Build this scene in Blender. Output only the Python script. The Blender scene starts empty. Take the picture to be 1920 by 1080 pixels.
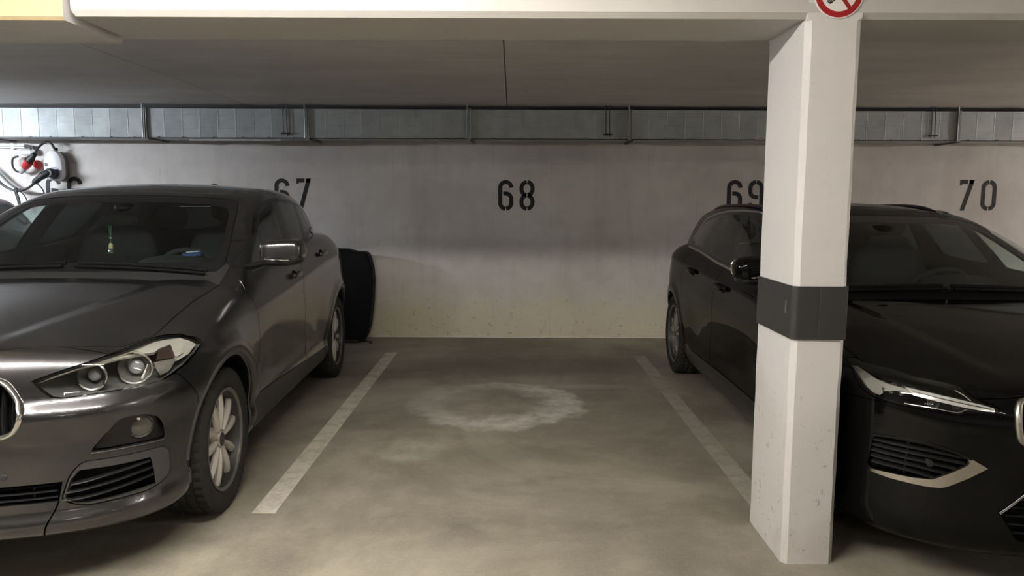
import bpy, bmesh, math, random
import numpy as np
from mathutils import Vector, Matrix, Euler

SC = bpy.context.scene
COL = SC.collection
R_ = math.radians

# ------------------------------------------------------------------ camera
cd = bpy.data.cameras.new('camera')
cam = bpy.data.objects.new('camera', cd)
COL.objects.link(cam)
cam.matrix_world = Matrix.Translation((0, 0, 1.421)) @ Matrix.Rotation(math.pi / 2 - 0.1141, 4, 'X') @ Matrix.Rotation(0.004, 4, 'Z')
cd.sensor_width = 36.0
cd.lens = 1412.5 / 1920 * 36
cd.clip_start = 0.05
SC.camera = cam

# ------------------------------------------------------------------ world, exposure
wd = bpy.data.worlds.new('world')
SC.world = wd
wd.use_nodes = True
wd.node_tree.nodes['Background'].inputs[0].default_value = (0.55, 0.6, 0.7, 1)
wd.node_tree.nodes['Background'].inputs[1].default_value = 0.0
SC.view_settings.view_transform = 'Standard'
SC.view_settings.look = 'None'
SC.view_settings.gamma = 1.0
SC.view_settings.use_curve_mapping = False
SC.view_settings.exposure = 0.74

# ------------------------------------------------------------------ lamps of the garage: (x, y, z, length, along, watts, colour)
LAMPS = [
    (-2.40, 1.50, 2.40, 1.6, 'x', 120, (1.0, 0.945, 0.865), 'batten luminaire above the lane in front of the grey SUV'),
    (-0.78, 1.50, 2.40, 1.6, 'x', 100, (1.0, 0.945, 0.865), 'batten luminaire above the lane in front of the empty bay'),
    (4.90, 1.50, 2.40, 1.6, 'x', 60, (1.0, 0.945, 0.865), 'batten luminaire above the lane in front of the black estate car'),
    (6.55, 1.50, 2.40, 1.6, 'x', 60, (1.0, 0.945, 0.865), 'batten luminaire above the lane right of the black estate car'),
    (-7.6, 1.50, 2.40, 1.6, 'x', 90, (1.0, 0.945, 0.865), 'batten luminaire above the lane at its far left end'),
    (-6.6, 5.6, 2.10, 1.5, 'x', 380, (0.84, 0.92, 1.0), 'cool white batten luminaire hung low above the bays at far left'),
    (10.6, 4.3, 2.10, 1.5, 'x', 560, (1.0, 0.96, 0.92), 'batten luminaire hung low above the bays at far right'),
    (-5.3, -3.2, 2.40, 1.5, 'x', 40, (1.0, 0.94, 0.85), 'batten luminaire across the lane, left one of its row of three'),
    (1.2, -3.2, 2.40, 1.5, 'x', 40, (1.0, 0.94, 0.85), 'batten luminaire across the lane, middle one of its row of three'),
    (7.7, -3.2, 2.40, 1.5, 'x', 40, (1.0, 0.94, 0.85), 'batten luminaire across the lane, right one of its row of three'),
]
# ------------------------------------------------------------------ materials
MATS = {}
def mat(name, col=(0.5, 0.5, 0.5), rough=0.5, metal=0.0, coat=0.0, spec=0.5, emit=None, estr=0.0, coat_rough=0.03):
    if name in MATS: return MATS[name]
    m = bpy.data.materials.new(name); m.use_nodes = True
    b = m.node_tree.nodes['Principled BSDF']
    b.inputs['Base Color'].default_value = (*col, 1)
    b.inputs['Roughness'].default_value = rough
    b.inputs['Metallic'].default_value = metal
    b.inputs['Coat Weight'].default_value = coat
    b.inputs['Coat Roughness'].default_value = coat_rough
    b.inputs['Specular IOR Level'].default_value = spec
    if emit:
        b.inputs['Emission Color'].default_value = (*emit, 1)
        b.inputs['Emission Strength'].default_value = estr
    MATS[name] = m
    return m
class NT:
    """tiny node helper"""
    def __init__(s, m): s.t = m.node_tree; s.b = s.t.nodes['Principled BSDF']; s.co = None
    def n(s, typ, **kw):
        nd = s.t.nodes.new(typ)
        for k, v in kw.items(): setattr(nd, k, v)
        return nd
    def l(s, a, b): s.t.links.new(a, b)
    def coord(s, scale=(1, 1, 1), which='Object'):
        if s.co is None: s.co = s.n('ShaderNodeTexCoord')
        mp = s.n('ShaderNodeMapping'); mp.inputs['Scale'].default_value = scale
        s.l(s.co.outputs[which], mp.inputs['Vector']); return mp.outputs['Vector']
    def noise(s, scale, detail=4, rough=0.55, sc=(1, 1, 1), dist=0.0):
        nd = s.n('ShaderNodeTexNoise'); nd.inputs['Scale'].default_value = scale
        nd.inputs['Detail'].default_value = detail; nd.inputs['Roughness'].default_value = rough
        nd.inputs['Distortion'].default_value = dist
        s.l(s.coord(sc), nd.inputs['Vector']); return nd.outputs['Fac']
    def ramp(s, fac, stops):
        r = s.n('ShaderNodeValToRGB'); e = r.color_ramp.elements
        while len(e) < len(stops): e.new(0.5)
        for i, (p, c) in enumerate(stops):
            e[i].position = p
            e[i].color = (*c, 1) if isinstance(c, tuple) else (c, c, c, 1)
        s.l(fac, r.inputs['Fac']); return r.outputs['Color']
    def mix(s, fac, a, b, mode='MIX'):
        m = s.n('ShaderNodeMix', data_type='RGBA', blend_type=mode)
        for sock, v in ((m.inputs[0], fac), (m.inputs[6], a), (m.inputs[7], b)):
            if isinstance(v, (int, float)): sock.default_value = v
            elif isinstance(v, tuple): sock.default_value = (*v, 1)
            else: s.l(v, sock)
        return m.outputs[2]
    def math(s, op, a, b=0.0, c=0.0, clamp=False):
        m = s.n('ShaderNodeMath', operation=op); m.use_clamp = clamp
        for i, v in enumerate((a, b, c)):
            if isinstance(v, (int, float)): m.inputs[i].default_value = v
            else: s.l(v, m.inputs[i])
        return m.outputs[0]
    def xyz(s):
        sp = s.n('ShaderNodeSeparateXYZ'); s.l(s.coord(), sp.inputs[0]); return sp.outputs
    def step(s, v, a, b):
        m = s.n('ShaderNodeMapRange', interpolation_type='SMOOTHSTEP')
        s.l(v, m.inputs['Value']); m.inputs['From Min'].default_value = a; m.inputs['From Max'].default_value = b
        return m.outputs['Result']
    def bump(s, h, strength=0.2, dist=0.01):
        b = s.n('ShaderNodeBump'); b.inputs['Strength'].default_value = strength
        b.inputs['Distance'].default_value = dist
        s.l(h, b.inputs['Height']); s.l(b.outputs['Normal'], s.b.inputs['Normal'])

def glass_mat(name, tint, rough=0.0, refl=1.0):
    if name in MATS: return MATS[name]
    m = bpy.data.materials.new(name); m.use_nodes = True
    t = m.node_tree; t.nodes.clear()
    o = t.nodes.new('ShaderNodeOutputMaterial'); mx = t.nodes.new('ShaderNodeMixShader')
    tr = t.nodes.new('ShaderNodeBsdfTransparent'); gl = t.nodes.new('ShaderNodeBsdfGlossy')
    fr = t.nodes.new('ShaderNodeFresnel'); fr.inputs['IOR'].default_value = 1.0 + 0.5 * refl
    tr.inputs['Color'].default_value = (*tint, 1); gl.inputs['Roughness'].default_value = rough
    gl.inputs['Color'].default_value = (0.95, 0.97, 0.97, 1)
    ge = t.nodes.new('ShaderNodeNewGeometry'); k = t.nodes.new('ShaderNodeMath'); k.operation = 'SUBTRACT'; k.use_clamp = True
    t.links.new(fr.outputs[0], k.inputs[0]); t.links.new(ge.outputs['Backfacing'], k.inputs[1])   # only the outer face of a pane mirrors
    t.links.new(k.outputs[0], mx.inputs[0]); t.links.new(tr.outputs[0], mx.inputs[1])
    t.links.new(gl.outputs[0], mx.inputs[2]); t.links.new(mx.outputs[0], o.inputs['Surface'])
    MATS[name] = m
    return m

# ------------------------------------------------------------------ objects
def tag(o, label=None, cat=None, group=None, kind=None):
    if label: o['label'] = label
    if cat: o['category'] = cat
    if group: o['group'] = group
    if kind: o['kind'] = kind
    return o
def thing(name, label, cat, loc=(0, 0, 0), rz=0.0, group=None):
    o = bpy.data.objects.new(name, None); COL.objects.link(o)
    o.empty_display_size = 0.1
    o.location = loc; o.rotation_euler = (0, 0, rz)
    return tag(o, label, cat, group)
def link(name, me, m=None, parent=None, label=None):
    o = bpy.data.objects.new(name, me); COL.objects.link(o)
    if m is not None:
        mi = [0] * len(me.polygons); me.polygons.foreach_get('material_index', mi)     # clearing the slots would reset the indices
        me.materials.clear()
        for q in (m if isinstance(m, (list, tuple)) else [m]): me.materials.append(q)
        if len(me.materials) > 1: me.polygons.foreach_set('material_index', mi)
    if parent is not None: o.parent = parent
    if label: o['label'] = label
    return o
def obj(name, bm, m=None, parent=None, smooth=False, label=None):
    me = bpy.data.meshes.new(name)
    bmesh.ops.recalc_face_normals(bm, faces=bm.faces)
    if smooth is not False:
        ang = R_(smooth if not isinstance(smooth, bool) else 35)
        for f in bm.faces: f.smooth = True
        for e in bm.edges:
            if len(e.link_faces) == 2 and e.calc_face_angle(0) > ang: e.smooth = False
    bm.to_mesh(me); bm.free()
    return link(name, me, m, parent, label)
def dup(o, parent=None, mats=None):
    c = o.copy(); COL.objects.link(c)
    if parent is not None: c.parent = parent
    for ch in list(o.children): dup(ch, c)
    return c

# ------------------------------------------------------------------ shapes into a bmesh
def add_box(bm, c, s, M=None, bev=0.0, mi=0, seg=1):
    g = bmesh.ops.create_cube(bm, size=1.0)
    vs = g['verts']
    for v in vs: v.co = Vector((v.co.x * s[0], v.co.y * s[1], v.co.z * s[2]))
    fs = list({f for v in vs for f in v.link_faces})
    if bev > 0:
        es = list({e for v in vs for e in v.link_edges})
        r = bmesh.ops.bevel(bm, geom=es, offset=bev, segments=seg, affect='EDGES', profile=0.5)
        vs = list({v for f in r['faces'] for v in f.verts} | {v for v in vs if v.is_valid})
        fs = list({f for v in vs for f in v.link_faces})
    for v in vs:
        p = v.co + Vector(c) if M is None else M @ (v.co + Vector(c))
        v.co = p
    for f in fs: f.material_index = mi
    return vs
def add_prism(bm, pts, ax, a, b, mi=0):
    """closed 2D polygon pts extruded along axis ax from a to b"""
    def p3(u, w, t):
        return (t, u, w) if ax == 'x' else ((u, t, w) if ax == 'y' else (u, w, t))
    A = [bm.verts.new(p3(u, w, a)) for u, w in pts]; B = [bm.verts.new(p3(u, w, b)) for u, w in pts]
    n = len(pts); fs = []
    fs.append(bm.faces.new(A)); fs.append(bm.faces.new(B[::-1]))
    for i in range(n): fs.append(bm.faces.new((A[i], A[(i + 1) % n], B[(i + 1) % n], B[i])))
    for f in fs: f.material_index = mi
    return A + B
def add_tube(bm, pts, r, seg=8, closed=False, cap=True, flat=None, mi=0):
    """sweep a circle (or ellipse flat=(a,b,up)) along points"""
    P = [Vector(p) for p in pts]; n = len(P); rings = []
    up = Vector(flat[2]) if flat else None
    prev = None
    for i in range(n):
        if closed: t = P[(i + 1) % n] - P[i - 1]
        else: t = P[min(i + 1, n - 1)] - P[max(i - 1, 0)]
        t.normalize()
        if up is not None: u = up - t * up.dot(t)
        elif prev is None:
            u = t.orthogonal()
        else: u = prev - t * prev.dot(t)
        if u.length < 1e-6: u = t.orthogonal()
        u.normalize(); w = t.cross(u); prev = u
        rr = r[i] if isinstance(r, (list, tuple)) else r
        ra, rb = (flat[0], flat[1]) if flat else (rr, rr)
        rings.append([bm.verts.new(P[i] + u * (ra * math.cos(2 * math.pi * k / seg)) + w * (rb * math.sin(2 * math.pi * k / seg))) for k in range(seg)])
    m = n if closed else n - 1
    for i in range(m):
        A, B = rings[i], rings[(i + 1) % n]
        for k in range(seg):
            f = bm.faces.new((A[k], A[(k + 1) % seg], B[(k + 1) % seg], B[k])); f.material_index = mi
    if cap and not closed:
        bm.faces.new(rings[0][::-1]).material_index = mi; bm.faces.new(rings[-1]).material_index = mi
def add_lathe(bm, prof, seg=32, M=None, mi=0, closed=True):
    """prof: list of (r, h), turned round local z"""
    rings = []
    for r, h in prof:
        if r < 1e-6: rings.append([bm.verts.new((0, 0, h))])
        else: rings.append([bm.verts.new((r * math.cos(2 * math.pi * k / seg), r * math.sin(2 * math.pi * k / seg), h)) for k in range(seg)])
    vs = [v for q in rings for v in q]
    for A, B in zip(rings, rings[1:]):
        for k in range(seg):
            if len(A) == 1 and len(B) == 1: continue
            if len(A) == 1: f = bm.faces.new((A[0], B[k], B[(k + 1) % seg]))
            elif len(B) == 1: f = bm.faces.new((A[k], A[(k + 1) % seg], B[0]))
            else: f = bm.faces.new((A[k], A[(k + 1) % seg], B[(k + 1) % seg], B[k]))
            f.material_index = mi
    if M is not None:
        for v in vs: v.co = M @ v.co
    return vs
def catmull(pts, n=8, closed=False):
    P = [Vector(p) for p in pts]; N = len(P); out = []
    rng = range(N) if closed else range(N - 1)
    for i in rng:
        p1, p2 = P[i], P[(i + 1) % N]
        p0 = P[i - 1] if (closed or i > 0) else p1 * 2 - p2
        p3 = P[(i + 2) % N] if (closed or i + 2 < N) else p2 * 2 - p1
        for k in range(n):
            t = k / n
            out.append(0.5 * ((2 * p1) + (p2 - p0) * t + (2 * p0 - 5 * p1 + 4 * p2 - p3) * t * t + (3 * p1 - p0 - 3 * p2 + p3) * t ** 3))
    if not closed: out.append(P[-1])
    return out
def rpoly(pts, r, n=4):
    """round the corners of a closed 2D polygon; r a number or a list"""
    out = []; N = len(pts)
    for i in range(N):
        p = Vector(pts[i]); a = Vector(pts[i - 1]); b = Vector(pts[(i + 1) % N])
        rr = r[i] if isinstance(r, (list, tuple)) else r
        if rr <= 0: out.append(tuple(p)); continue
        d1 = a - p; d2 = b - p
        l = min(rr, d1.length * 0.48, d2.length * 0.48)
        q1 = p + d1.normalized() * l; q2 = p + d2.normalized() * l
        for k in range(n + 1):
            t = k / n
            out.append(tuple(q1 * (1 - t) ** 2 + p * 2 * t * (1 - t) + q2 * t * t))
    return out
def grow(pts, d):
    """offset closed polygon outward by d (inward when negative)"""
    N = len(pts)
    A = sum(pts[i][0] * pts[(i + 1) % N][1] - pts[(i + 1) % N][0] * pts[i][1] for i in range(N))
    s = 1 if A > 0 else -1; out = []
    for i in range(N):
        p = Vector(pts[i]); e1 = (p - Vector(pts[i - 1])); e2 = (Vector(pts[(i + 1) % N]) - p)
        if e1.length < 1e-9: e1 = e2
        if e2.length < 1e-9: e2 = e1
        e1.normalize(); e2.normalize()
        n1 = Vector((e1.y, -e1.x)); n2 = Vector((e2.y, -e2.x)); m = n1 + n2
        if m.length < 1e-6: m = n1
        m.normalize(); k = 1.0 / max(m.dot(n1), 0.45)
        out.append(tuple(p + m * (d * s * k)))
    return out
def mirror_pts(pts): return [(-u, w) for u, w in pts][::-1]
# ------------------------------------------------------------------ garage shell
WY = 7.818; CZ = 2.34; BZ = 2.09
def m_wall():
    m = mat('painted_wall', (.55, .52, .5), .75, spec=.3); t = NT(m)
    n = t.noise(.9, 6, .62); n2 = t.noise(7, 5, .6); n3 = t.noise(1.6, 4, .6, (1.6, 1, .5))
    c = t.ramp(n, [(.30, (.54, .50, .48)), (.52, (.66, .62, .595)), (.74, (.75, .715, .69))])
    c = t.mix(t.math('MULTIPLY', t.step(n2, .45, .75), .25), c, (.47, .435, .41))
    st = t.noise(1.0, 5, .65, (5.5, 1, .55))
    c = t.mix(t.math('MULTIPLY', t.step(st, .50, .72), .32), c, (.46, .42, .395))
    z = t.xyz()
    low = t.step(t.math('MULTIPLY_ADD', n3, .55, z[2]), .98, .42)              # yellow stain at the wall's foot, with warm floor bounce put into the colour
    c = t.mix(t.math('MULTIPLY', low, t.math('MULTIPLY_ADD', n2, .7, .45, clamp=True)), c, (.70, .64, .46))
    sp = t.math('MULTIPLY', t.step(t.noise(20, 5, .75), .57, .68), t.step(z[2], .75, .05))
    c = t.mix(t.math('MULTIPLY', sp, .65), c, (.33, .29, .22))
    drip = t.step(t.math('MULTIPLY_ADD', t.noise(9, 5, .7), .10, z[2]), .075, .055)
    c = t.mix(t.math('MULTIPLY', drip, .75), c, (.78, .76, .68))
    # faint upright shuttering marks
    ln = None
    for x in (-3.62, -2.35, -1.23, -.20, .40, 1.9):
        d = t.math('ABSOLUTE', t.math('SUBTRACT', z[0], x)); k = t.step(d, .012, .003)
        ln = k if ln is None else t.math('MAXIMUM', ln, k)
    c = t.mix(t.math('MULTIPLY', ln, t.math('MULTIPLY', t.step(n2, .35, .7), .30)), c, (.38, .35, .32))
    t.l(c, t.b.inputs['Base Color'])
    t.bump(t.math('MULTIPLY_ADD', n2, .6, t.noise(60, 3, .6)), .18, .006)
    return m
def m_ceil():
    m = mat('ceiling_concrete', (.33, .31, .30), .8, spec=.2); t = NT(m)
    n = t.noise(1.2, 5, .6, (1, 2.2, 1)); n2 = t.noise(3.0, 4, .65, (.25, 9, 1))
    c = t.ramp(n, [(.3, (.60, .575, .57)), (.7, (.74, .715, .71))])
    c = t.mix(t.math('MULTIPLY', t.step(n2, .4, .75), .40), c, (.54, .51, .505))
    ch = t.math('MULTIPLY', t.step(t.noise(6, 3, .5, (.5, 16, 1)), .735, .76), t.step(t.noise(1.5, 2, .5), .48, .58))
    c = t.mix(ch, c, (.72, .70, .66))
    t.l(c, t.b.inputs['Base Color'])
    t.bump(t.math('ADD', n2, t.noise(35, 3, .6)), .15, .006)
    return m
def m_floor():
    m = mat('floor_concrete', (.22, .2, .16), .62, spec=.35); t = NT(m)
    z = t.xyz()
    n = t.noise(.75, 7, .62, dist=.6); n2 = t.noise(5, 6, .65); n3 = t.noise(70, 4, .7); n4 = t.noise(2.1, 5, .6)
    c = t.ramp(n, [(.30, (.165, .145, .118)), (.5, (.26, .235, .19)), (.70, (.43, .395, .33))])
    c = t.mix(t.math('MULTIPLY', t.step(n2, .42, .72), .35), c, (.44, .40, .31))
    c = t.mix(t.math('MULTIPLY', t.step(n4, .58, .75), .60), c, (.15, .13, .103))
    c = t.mix(t.math('MULTIPLY', t.step(n3, .5, .75), .25), c, (.50, .46, .375))
    c = t.mix(t.math('MULTIPLY', t.step(n3, .46, .28), .22), c, (.08, .07, .055))
    # lime bloom: a rough broken ring in the middle of the bay
    def ell(cx, cy, rx, ry):
        dx = t.math('DIVIDE', t.math('SUBTRACT', z[0], cx), rx); dy = t.math('DIVIDE', t.math('SUBTRACT', z[1], cy), ry)
        return t.math('SQRT', t.math('ADD', t.math('MULTIPLY', dx, dx), t.math('MULTIPLY', dy, dy)))
    wob = t.math('MULTIPLY_ADD', t.noise(3.2, 5, .65), .7, -.35)
    d = t.math('ADD', ell(-.12, 5.22, .60, .62), wob)
    ring = t.math('MULTIPLY', t.step(d, .45, .78), t.step(d, 1.08, .92))
    ring = t.math('MULTIPLY', ring, t.math('MULTIPLY_ADD', t.noise(9, 5, .7), 1.9, -.35, clamp=True))
    ang = t.step(t.math('ADD', t.math('MULTIPLY_ADD', z[0], .9, t.math('MULTIPLY', z[1], -.5)), wob), -3.25, -2.45)
    ring = t.math('MULTIPLY', ring, t.math('MULTIPLY_ADD', ang, .65, .35))
    arm = t.math('MULTIPLY', t.step(t.math('ADD', ell(.62, 5.72, .42, .10), wob), 1.0, .4), .5)
    c = t.mix(t.math('MULTIPLY', ring, .95, clamp=True), c, (.72, .70, .63))
    c = t.mix(t.math('MULTIPLY', arm, .6, clamp=True), c, (.55, .53, .46))
    # soft dark patches, the broadest near the back of the bay
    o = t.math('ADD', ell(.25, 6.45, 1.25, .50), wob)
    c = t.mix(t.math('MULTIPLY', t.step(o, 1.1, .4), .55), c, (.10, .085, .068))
    o = t.math('ADD', ell(-.55, 4.2, .25, .30), wob)
    c = t.mix(t.math('MULTIPLY', t.step(o, .95, .5), t.math('MULTIPLY_ADD', n2, 1.4, -.35, clamp=True)), c, (.58, .55, .46))
    o = t.math('ADD', ell(-.05, 4.15, .7, .22), wob)
    c = t.mix(t.math('MULTIPLY', t.step(o, 1.0, .4), .22), c, (.10, .09, .07))
    t.l(c, t.b.inputs['Base Color'])
    t.l(t.math('MULTIPLY_ADD', n2, .25, .45), t.b.inputs['Roughness'])
    t.bump(t.math('MULTIPLY_ADD', n3, .5, n2), .12, .004)
    return m
def m_white(name, col, dirt=0.0, z0=0.0):
    m = mat(name, col, .6, spec=.35); t = NT(m); z = t.xyz()
    n = t.noise(3, 5, .6); n2 = t.noise(22, 5, .7, (1, 1, 1), 1.2)
    c = t.mix(t.math('MULTIPLY', t.step(n, .45, .7), .25), col, tuple(v * .86 for v in col))
    if dirt:
        low = t.step(z[2], 1.0, .05)
        s = t.math('MULTIPLY', t.step(n2, .60, .68), t.math('MULTIPLY_ADD', low, .8, .12))
        s2 = t.math('MULTIPLY', t.step(t.noise(4, 4, .7, (3, 3, .8), 2.0), .64, .72), t.math('MULTIPLY_ADD', low, .6, .1))
        c = t.mix(t.math('MULTIPLY', t.math('MAXIMUM', s, s2), dirt), c, (.19, .175, .155))
        c = t.mix(t.math('MULTIPLY', t.step(z[2], .30, .0), t.math('MULTIPLY', t.step(n, .4, .65), .4)), c, (.42, .38, .32))
    t.l(c, t.b.inputs['Base Color']); t.bump(t.math('MULTIPLY_ADD', n2, .4, n), .2, .006)
    return m
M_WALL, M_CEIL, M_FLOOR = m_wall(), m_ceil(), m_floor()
M_COLM = m_white('column_paint', (.66, .638, .625), .85); M_BEAM = m_white('beam_paint', (.52, .50, .475))
def m_soffit():
    m = mat('yellow_concrete', (.50, .37, .19), .85, spec=.2); t = NT(m)
    n = t.noise(2.5, 5, .6); n2 = t.noise(55, 4, .7)
    c = t.ramp(n, [(.3, (.36, .285, .17)), (.7, (.45, .355, .21))]); c = t.mix(t.math('MULTIPLY', t.step(n2, .55, .7), .3), c, (.30, .24, .15))
    t.l(c, t.b.inputs['Base Color']); t.bump(n2, .25, .006); return m
M_YELLOW = m_soffit()
def struct(name, bm, m, smooth=False): return tag(obj(name, bm, m, None, smooth), kind='structure')
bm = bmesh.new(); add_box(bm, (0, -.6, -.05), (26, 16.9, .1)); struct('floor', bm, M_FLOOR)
bm = bmesh.new(); add_box(bm, (0, WY + .06, 1.3), (26, .12, 2.8)); struct('wall_back', bm, M_WALL)
bm = bmesh.new(); add_box(bm, (0, -9.06, 1.3), (26, .12, 2.8)); struct('wall_front', bm, M_WALL)
for s, n in ((-1, 'wall_left'), (1, 'wall_right')):
    bm = bmesh.new(); add_box(bm, (s * 13.06, -.6, 1.3), (.12, 16.9, 2.8)); struct(n, bm, M_WALL)
# ceiling slabs with open joints between them
JX = [-13.1, -2.56, -.055, 6.2, 13.1]
ce = bpy.data.objects.new('ceiling', None); COL.objects.link(ce); tag(ce, kind='structure')
for i in range(4):
    g = .006
    bm = bmesh.new(); add_box(bm, ((JX[i] + JX[i + 1]) / 2, 5.35, CZ + .1), (JX[i + 1] - JX[i] - g, 5.0, .2), bev=.004)
    obj('ceiling_slab', bm, M_CEIL, ce)
bm = bmesh.new(); add_box(bm, (0, -3.1, 2.60), (26.2, 12.1, .20)); obj('lane_slab', bm, M_BEAM, ce)
bm = bmesh.new(); add_box(bm, (0, -.6, 2.72), (26.2, 17, .04)); obj('slab_topping', bm, M_CEIL, ce)
# downstand beams
def beam(name, x0, x1, z, m, y0=2.8395, y1=3.2607, c=.020):
    pr = [(y0, 2.52), (y0, z + c), (y0 + c, z), (y1 - c, z), (y1, z + c), (y1, 2.52)]
    bm = bmesh.new(); add_prism(bm, pr, 'x', x0, x1)
    es = [e for e in bm.edges if abs(e.verts[0].co.x - x0) < 1e-5 and abs(e.verts[1].co.x - x0) < 1e-5]
    if name == 'trim_1': bmesh.ops.bevel(bm, geom=es, offset=.012, segments=3, affect='EDGES')
    if name == 'trim_2':
        for f in bm.faces: f.material_index = 0 if f.calc_center_median().y < y0 + c * .9 else 1  # front face and its chamfer yellow, the other faces ceiling concrete
    return struct(name, bm, m)
beam('trim_1', -1.618, 13.0, BZ, M_BEAM)
beam('trim_2', -13.0, -1.640, BZ - .016, [M_YELLOW, M_CEIL], c=.012)
for k, y in enumerate((-3.6,)):
    beam('trim_%d' % (k + 3), -13.0, 13.0, BZ, M_BEAM, y, y + .42)

# ------------------------------------------------------------------ column with its rubber guard
col_ = thing('column', 'white square concrete column with a black band, scuffed near its foot', 'column', (1.174, 3.05, 0))
def sq(x0, x1, y0, y1, c): return [(x0 + c, y0), (x1 - c, y0), (x1, y0 + c), (x1, y1 - c), (x1 - c, y1), (x0 + c, y1), (x0, y1 - c), (x0, y0 + c)]
X0, X1, Y0, Y1 = -.1023, .102, -.2105, .2107
bm = bmesh.new(); rng = random.Random(4)
zs = [0, .02] + [.10 + .1 * k for k in range(20)] + [2.082, 2.092, 2.2]
rows = []
for i, z in enumerate(zs):
    c = .020 if z < 2.09 else .004
    ring = []
    for j, (x, y) in enumerate(sq(X0, X1, Y0, Y1, c)):
        w = rng.uniform(-.0018, .0018) if 0 < i < len(zs) - 1 else 0
        ring.append(bm.verts.new((x + w, y + rng.uniform(-.0012, .0012), z)))
    rows.append(ring)
for A, B in zip(rows, rows[1:]):
    for k in range(8): bm.faces.new((A[k], A[(k + 1) % 8], B[(k + 1) % 8], B[k]))
bm.faces.new(rows[0][::-1]); bm.faces.new(rows[-1])
obj('shaft', bm, M_COLM, col_)
M_GUARD = mat('guard_rubber', (.035, .034, .034), .45, spec=.4)
bm = bmesh.new()
ou = rpoly(grow(sq(X0, X1, Y0, Y1, .012), .007), .02, 4); inn_ = grow(sq(X0, X1, Y0, Y1, .012), -.002)
z0, z1 = .903, 1.106
lo = [bm.verts.new((x, y, z0)) for x, y in ou]; hi = [bm.verts.new((x, y, z1)) for x, y in ou]
lc, hc = bm.verts.new((0, 0, z0)), bm.verts.new((0, 0, z1))
for k in range(len(ou)):
    q = (k + 1) % len(ou)
    bm.faces.new((lo[k], lo[q], hi[q], hi[k])); bm.faces.new((lc, lo[q], lo[k])); bm.faces.new((hc, hi[k], hi[q]))
gd = obj('guard_band', bm, M_GUARD, col_, 30)
bm = bmesh.new(); add_box(bm, (.0455, Y0 - .008, 1.0045), (.105, .004, .203), bev=.0012); obj('guard_overlap', bm, M_GUARD, gd)
bm = bmesh.new(); add_box(bm, (X0 - .008, -.15, 1.02), (.003, .014, .05), bev=.001); obj('guard_scuff', bm, mat('scuff', (.09, .088, .085), .7), gd)

# ------------------------------------------------------------------ painted lines
def m_line(name, col, wear):
    m = mat(name, col, .65); t = NT(m)
    n = t.noise(9, 6, .7); n2 = t.noise(60, 4, .7)
    w = t.math('MULTIPLY', t.step(t.math('MULTIPLY_ADD', n2, .5, n), .62, 1.0), wear)
    t.l(t.mix(w, col, (.24, .21, .16)), t.b.inputs['Base Color']); t.bump(n2, .2, .003)
    return m
for lab, x, y0, y1, m in (('clean white painted line left of the empty bay', -1.133, 3.306, 6.997, m_line('line_paint', (.70, .66, .56), .6)),
                          ('worn painted line, coloured darker for its shade, right of the empty bay, running behind the column', 1.182, 3.28, 6.876, m_line('line_paint_worn_shaded', (.40, .38, .32), .8))):  # right line is worn, and the shade over it is put into its colour
    bm = bmesh.new(); add_box(bm, (0, (y1 - y0) / 2, .0012), (.108, y1 - y0, .0024), bev=.0006)
    o = obj('parking_line', bm, m); o.location = (x, y0, 0); tag(o, lab, 'line', 'painted bay lines')

# ------------------------------------------------------------------ stencilled numbers
M_INK = mat('stencil_black', (.018, .017, .017), .7)
SW, SH, ST = .157, .314, .042
def arc(cx, cz, r, a0, a1, n=10): return [(cx + r * math.cos(R_(a0 + (a1 - a0) * k / n)), cz + r * math.sin(R_(a0 + (a1 - a0) * k / n))) for k in range(n + 1)]
rr_ = (SW - ST) / 2; cx_ = SW / 2; g_ = .005
TOPc, BOTc = SH - ST / 2 - rr_, ST / 2 + rr_
def strokes(d):
    da = math.degrees(g_ / rr_)
    if d == '0':
        L = arc(cx_, TOPc, rr_, 90 + da, 180) + arc(cx_, BOTc, rr_, 180, 270 - da)
        return [L, [(SW - x, z) for x, z in L]]
    if d == '8':
        rz = (SH - ST) / 4
        def ea(cz, a0, a1): return [(cx_ + rr_ * math.cos(R_(a0 + (a1 - a0) * k / 14)), cz + rz * math.sin(R_(a0 + (a1 - a0) * k / 14))) for k in range(15)]
        U, D = ea(SH / 2 + rz, 90 + da, 262), ea(SH / 2 - rz, 98, 270 - da)
        return [U, D, [(SW - x, z) for x, z in U], [(SW - x, z) for x, z in D]]
    six = [arc(cx_, TOPc, rr_, 0, 180) + arc(cx_, BOTc, rr_, 180, 270 - da),
           [(ST + .012, SH * .56)] + arc(cx_, SH * .56 - rr_, rr_, 75, 0) + arc(cx_, BOTc, rr_, 0, -90 + da)]
    if d == '6': return six
    if d == '9': return [[(SW - x, SH - z) for x, z in p] for p in six]
    if d == '7': return [[(.0, SH - ST / 2), (SW * .52, SH - ST / 2)], [(.012, SH - ST), (.012, SH - ST - .012)], [(SW * .62, SH - ST / 2), (SW - .02, SH - ST / 2)], [(SW - .028, SH), (SW * .24, 0)]]
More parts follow.
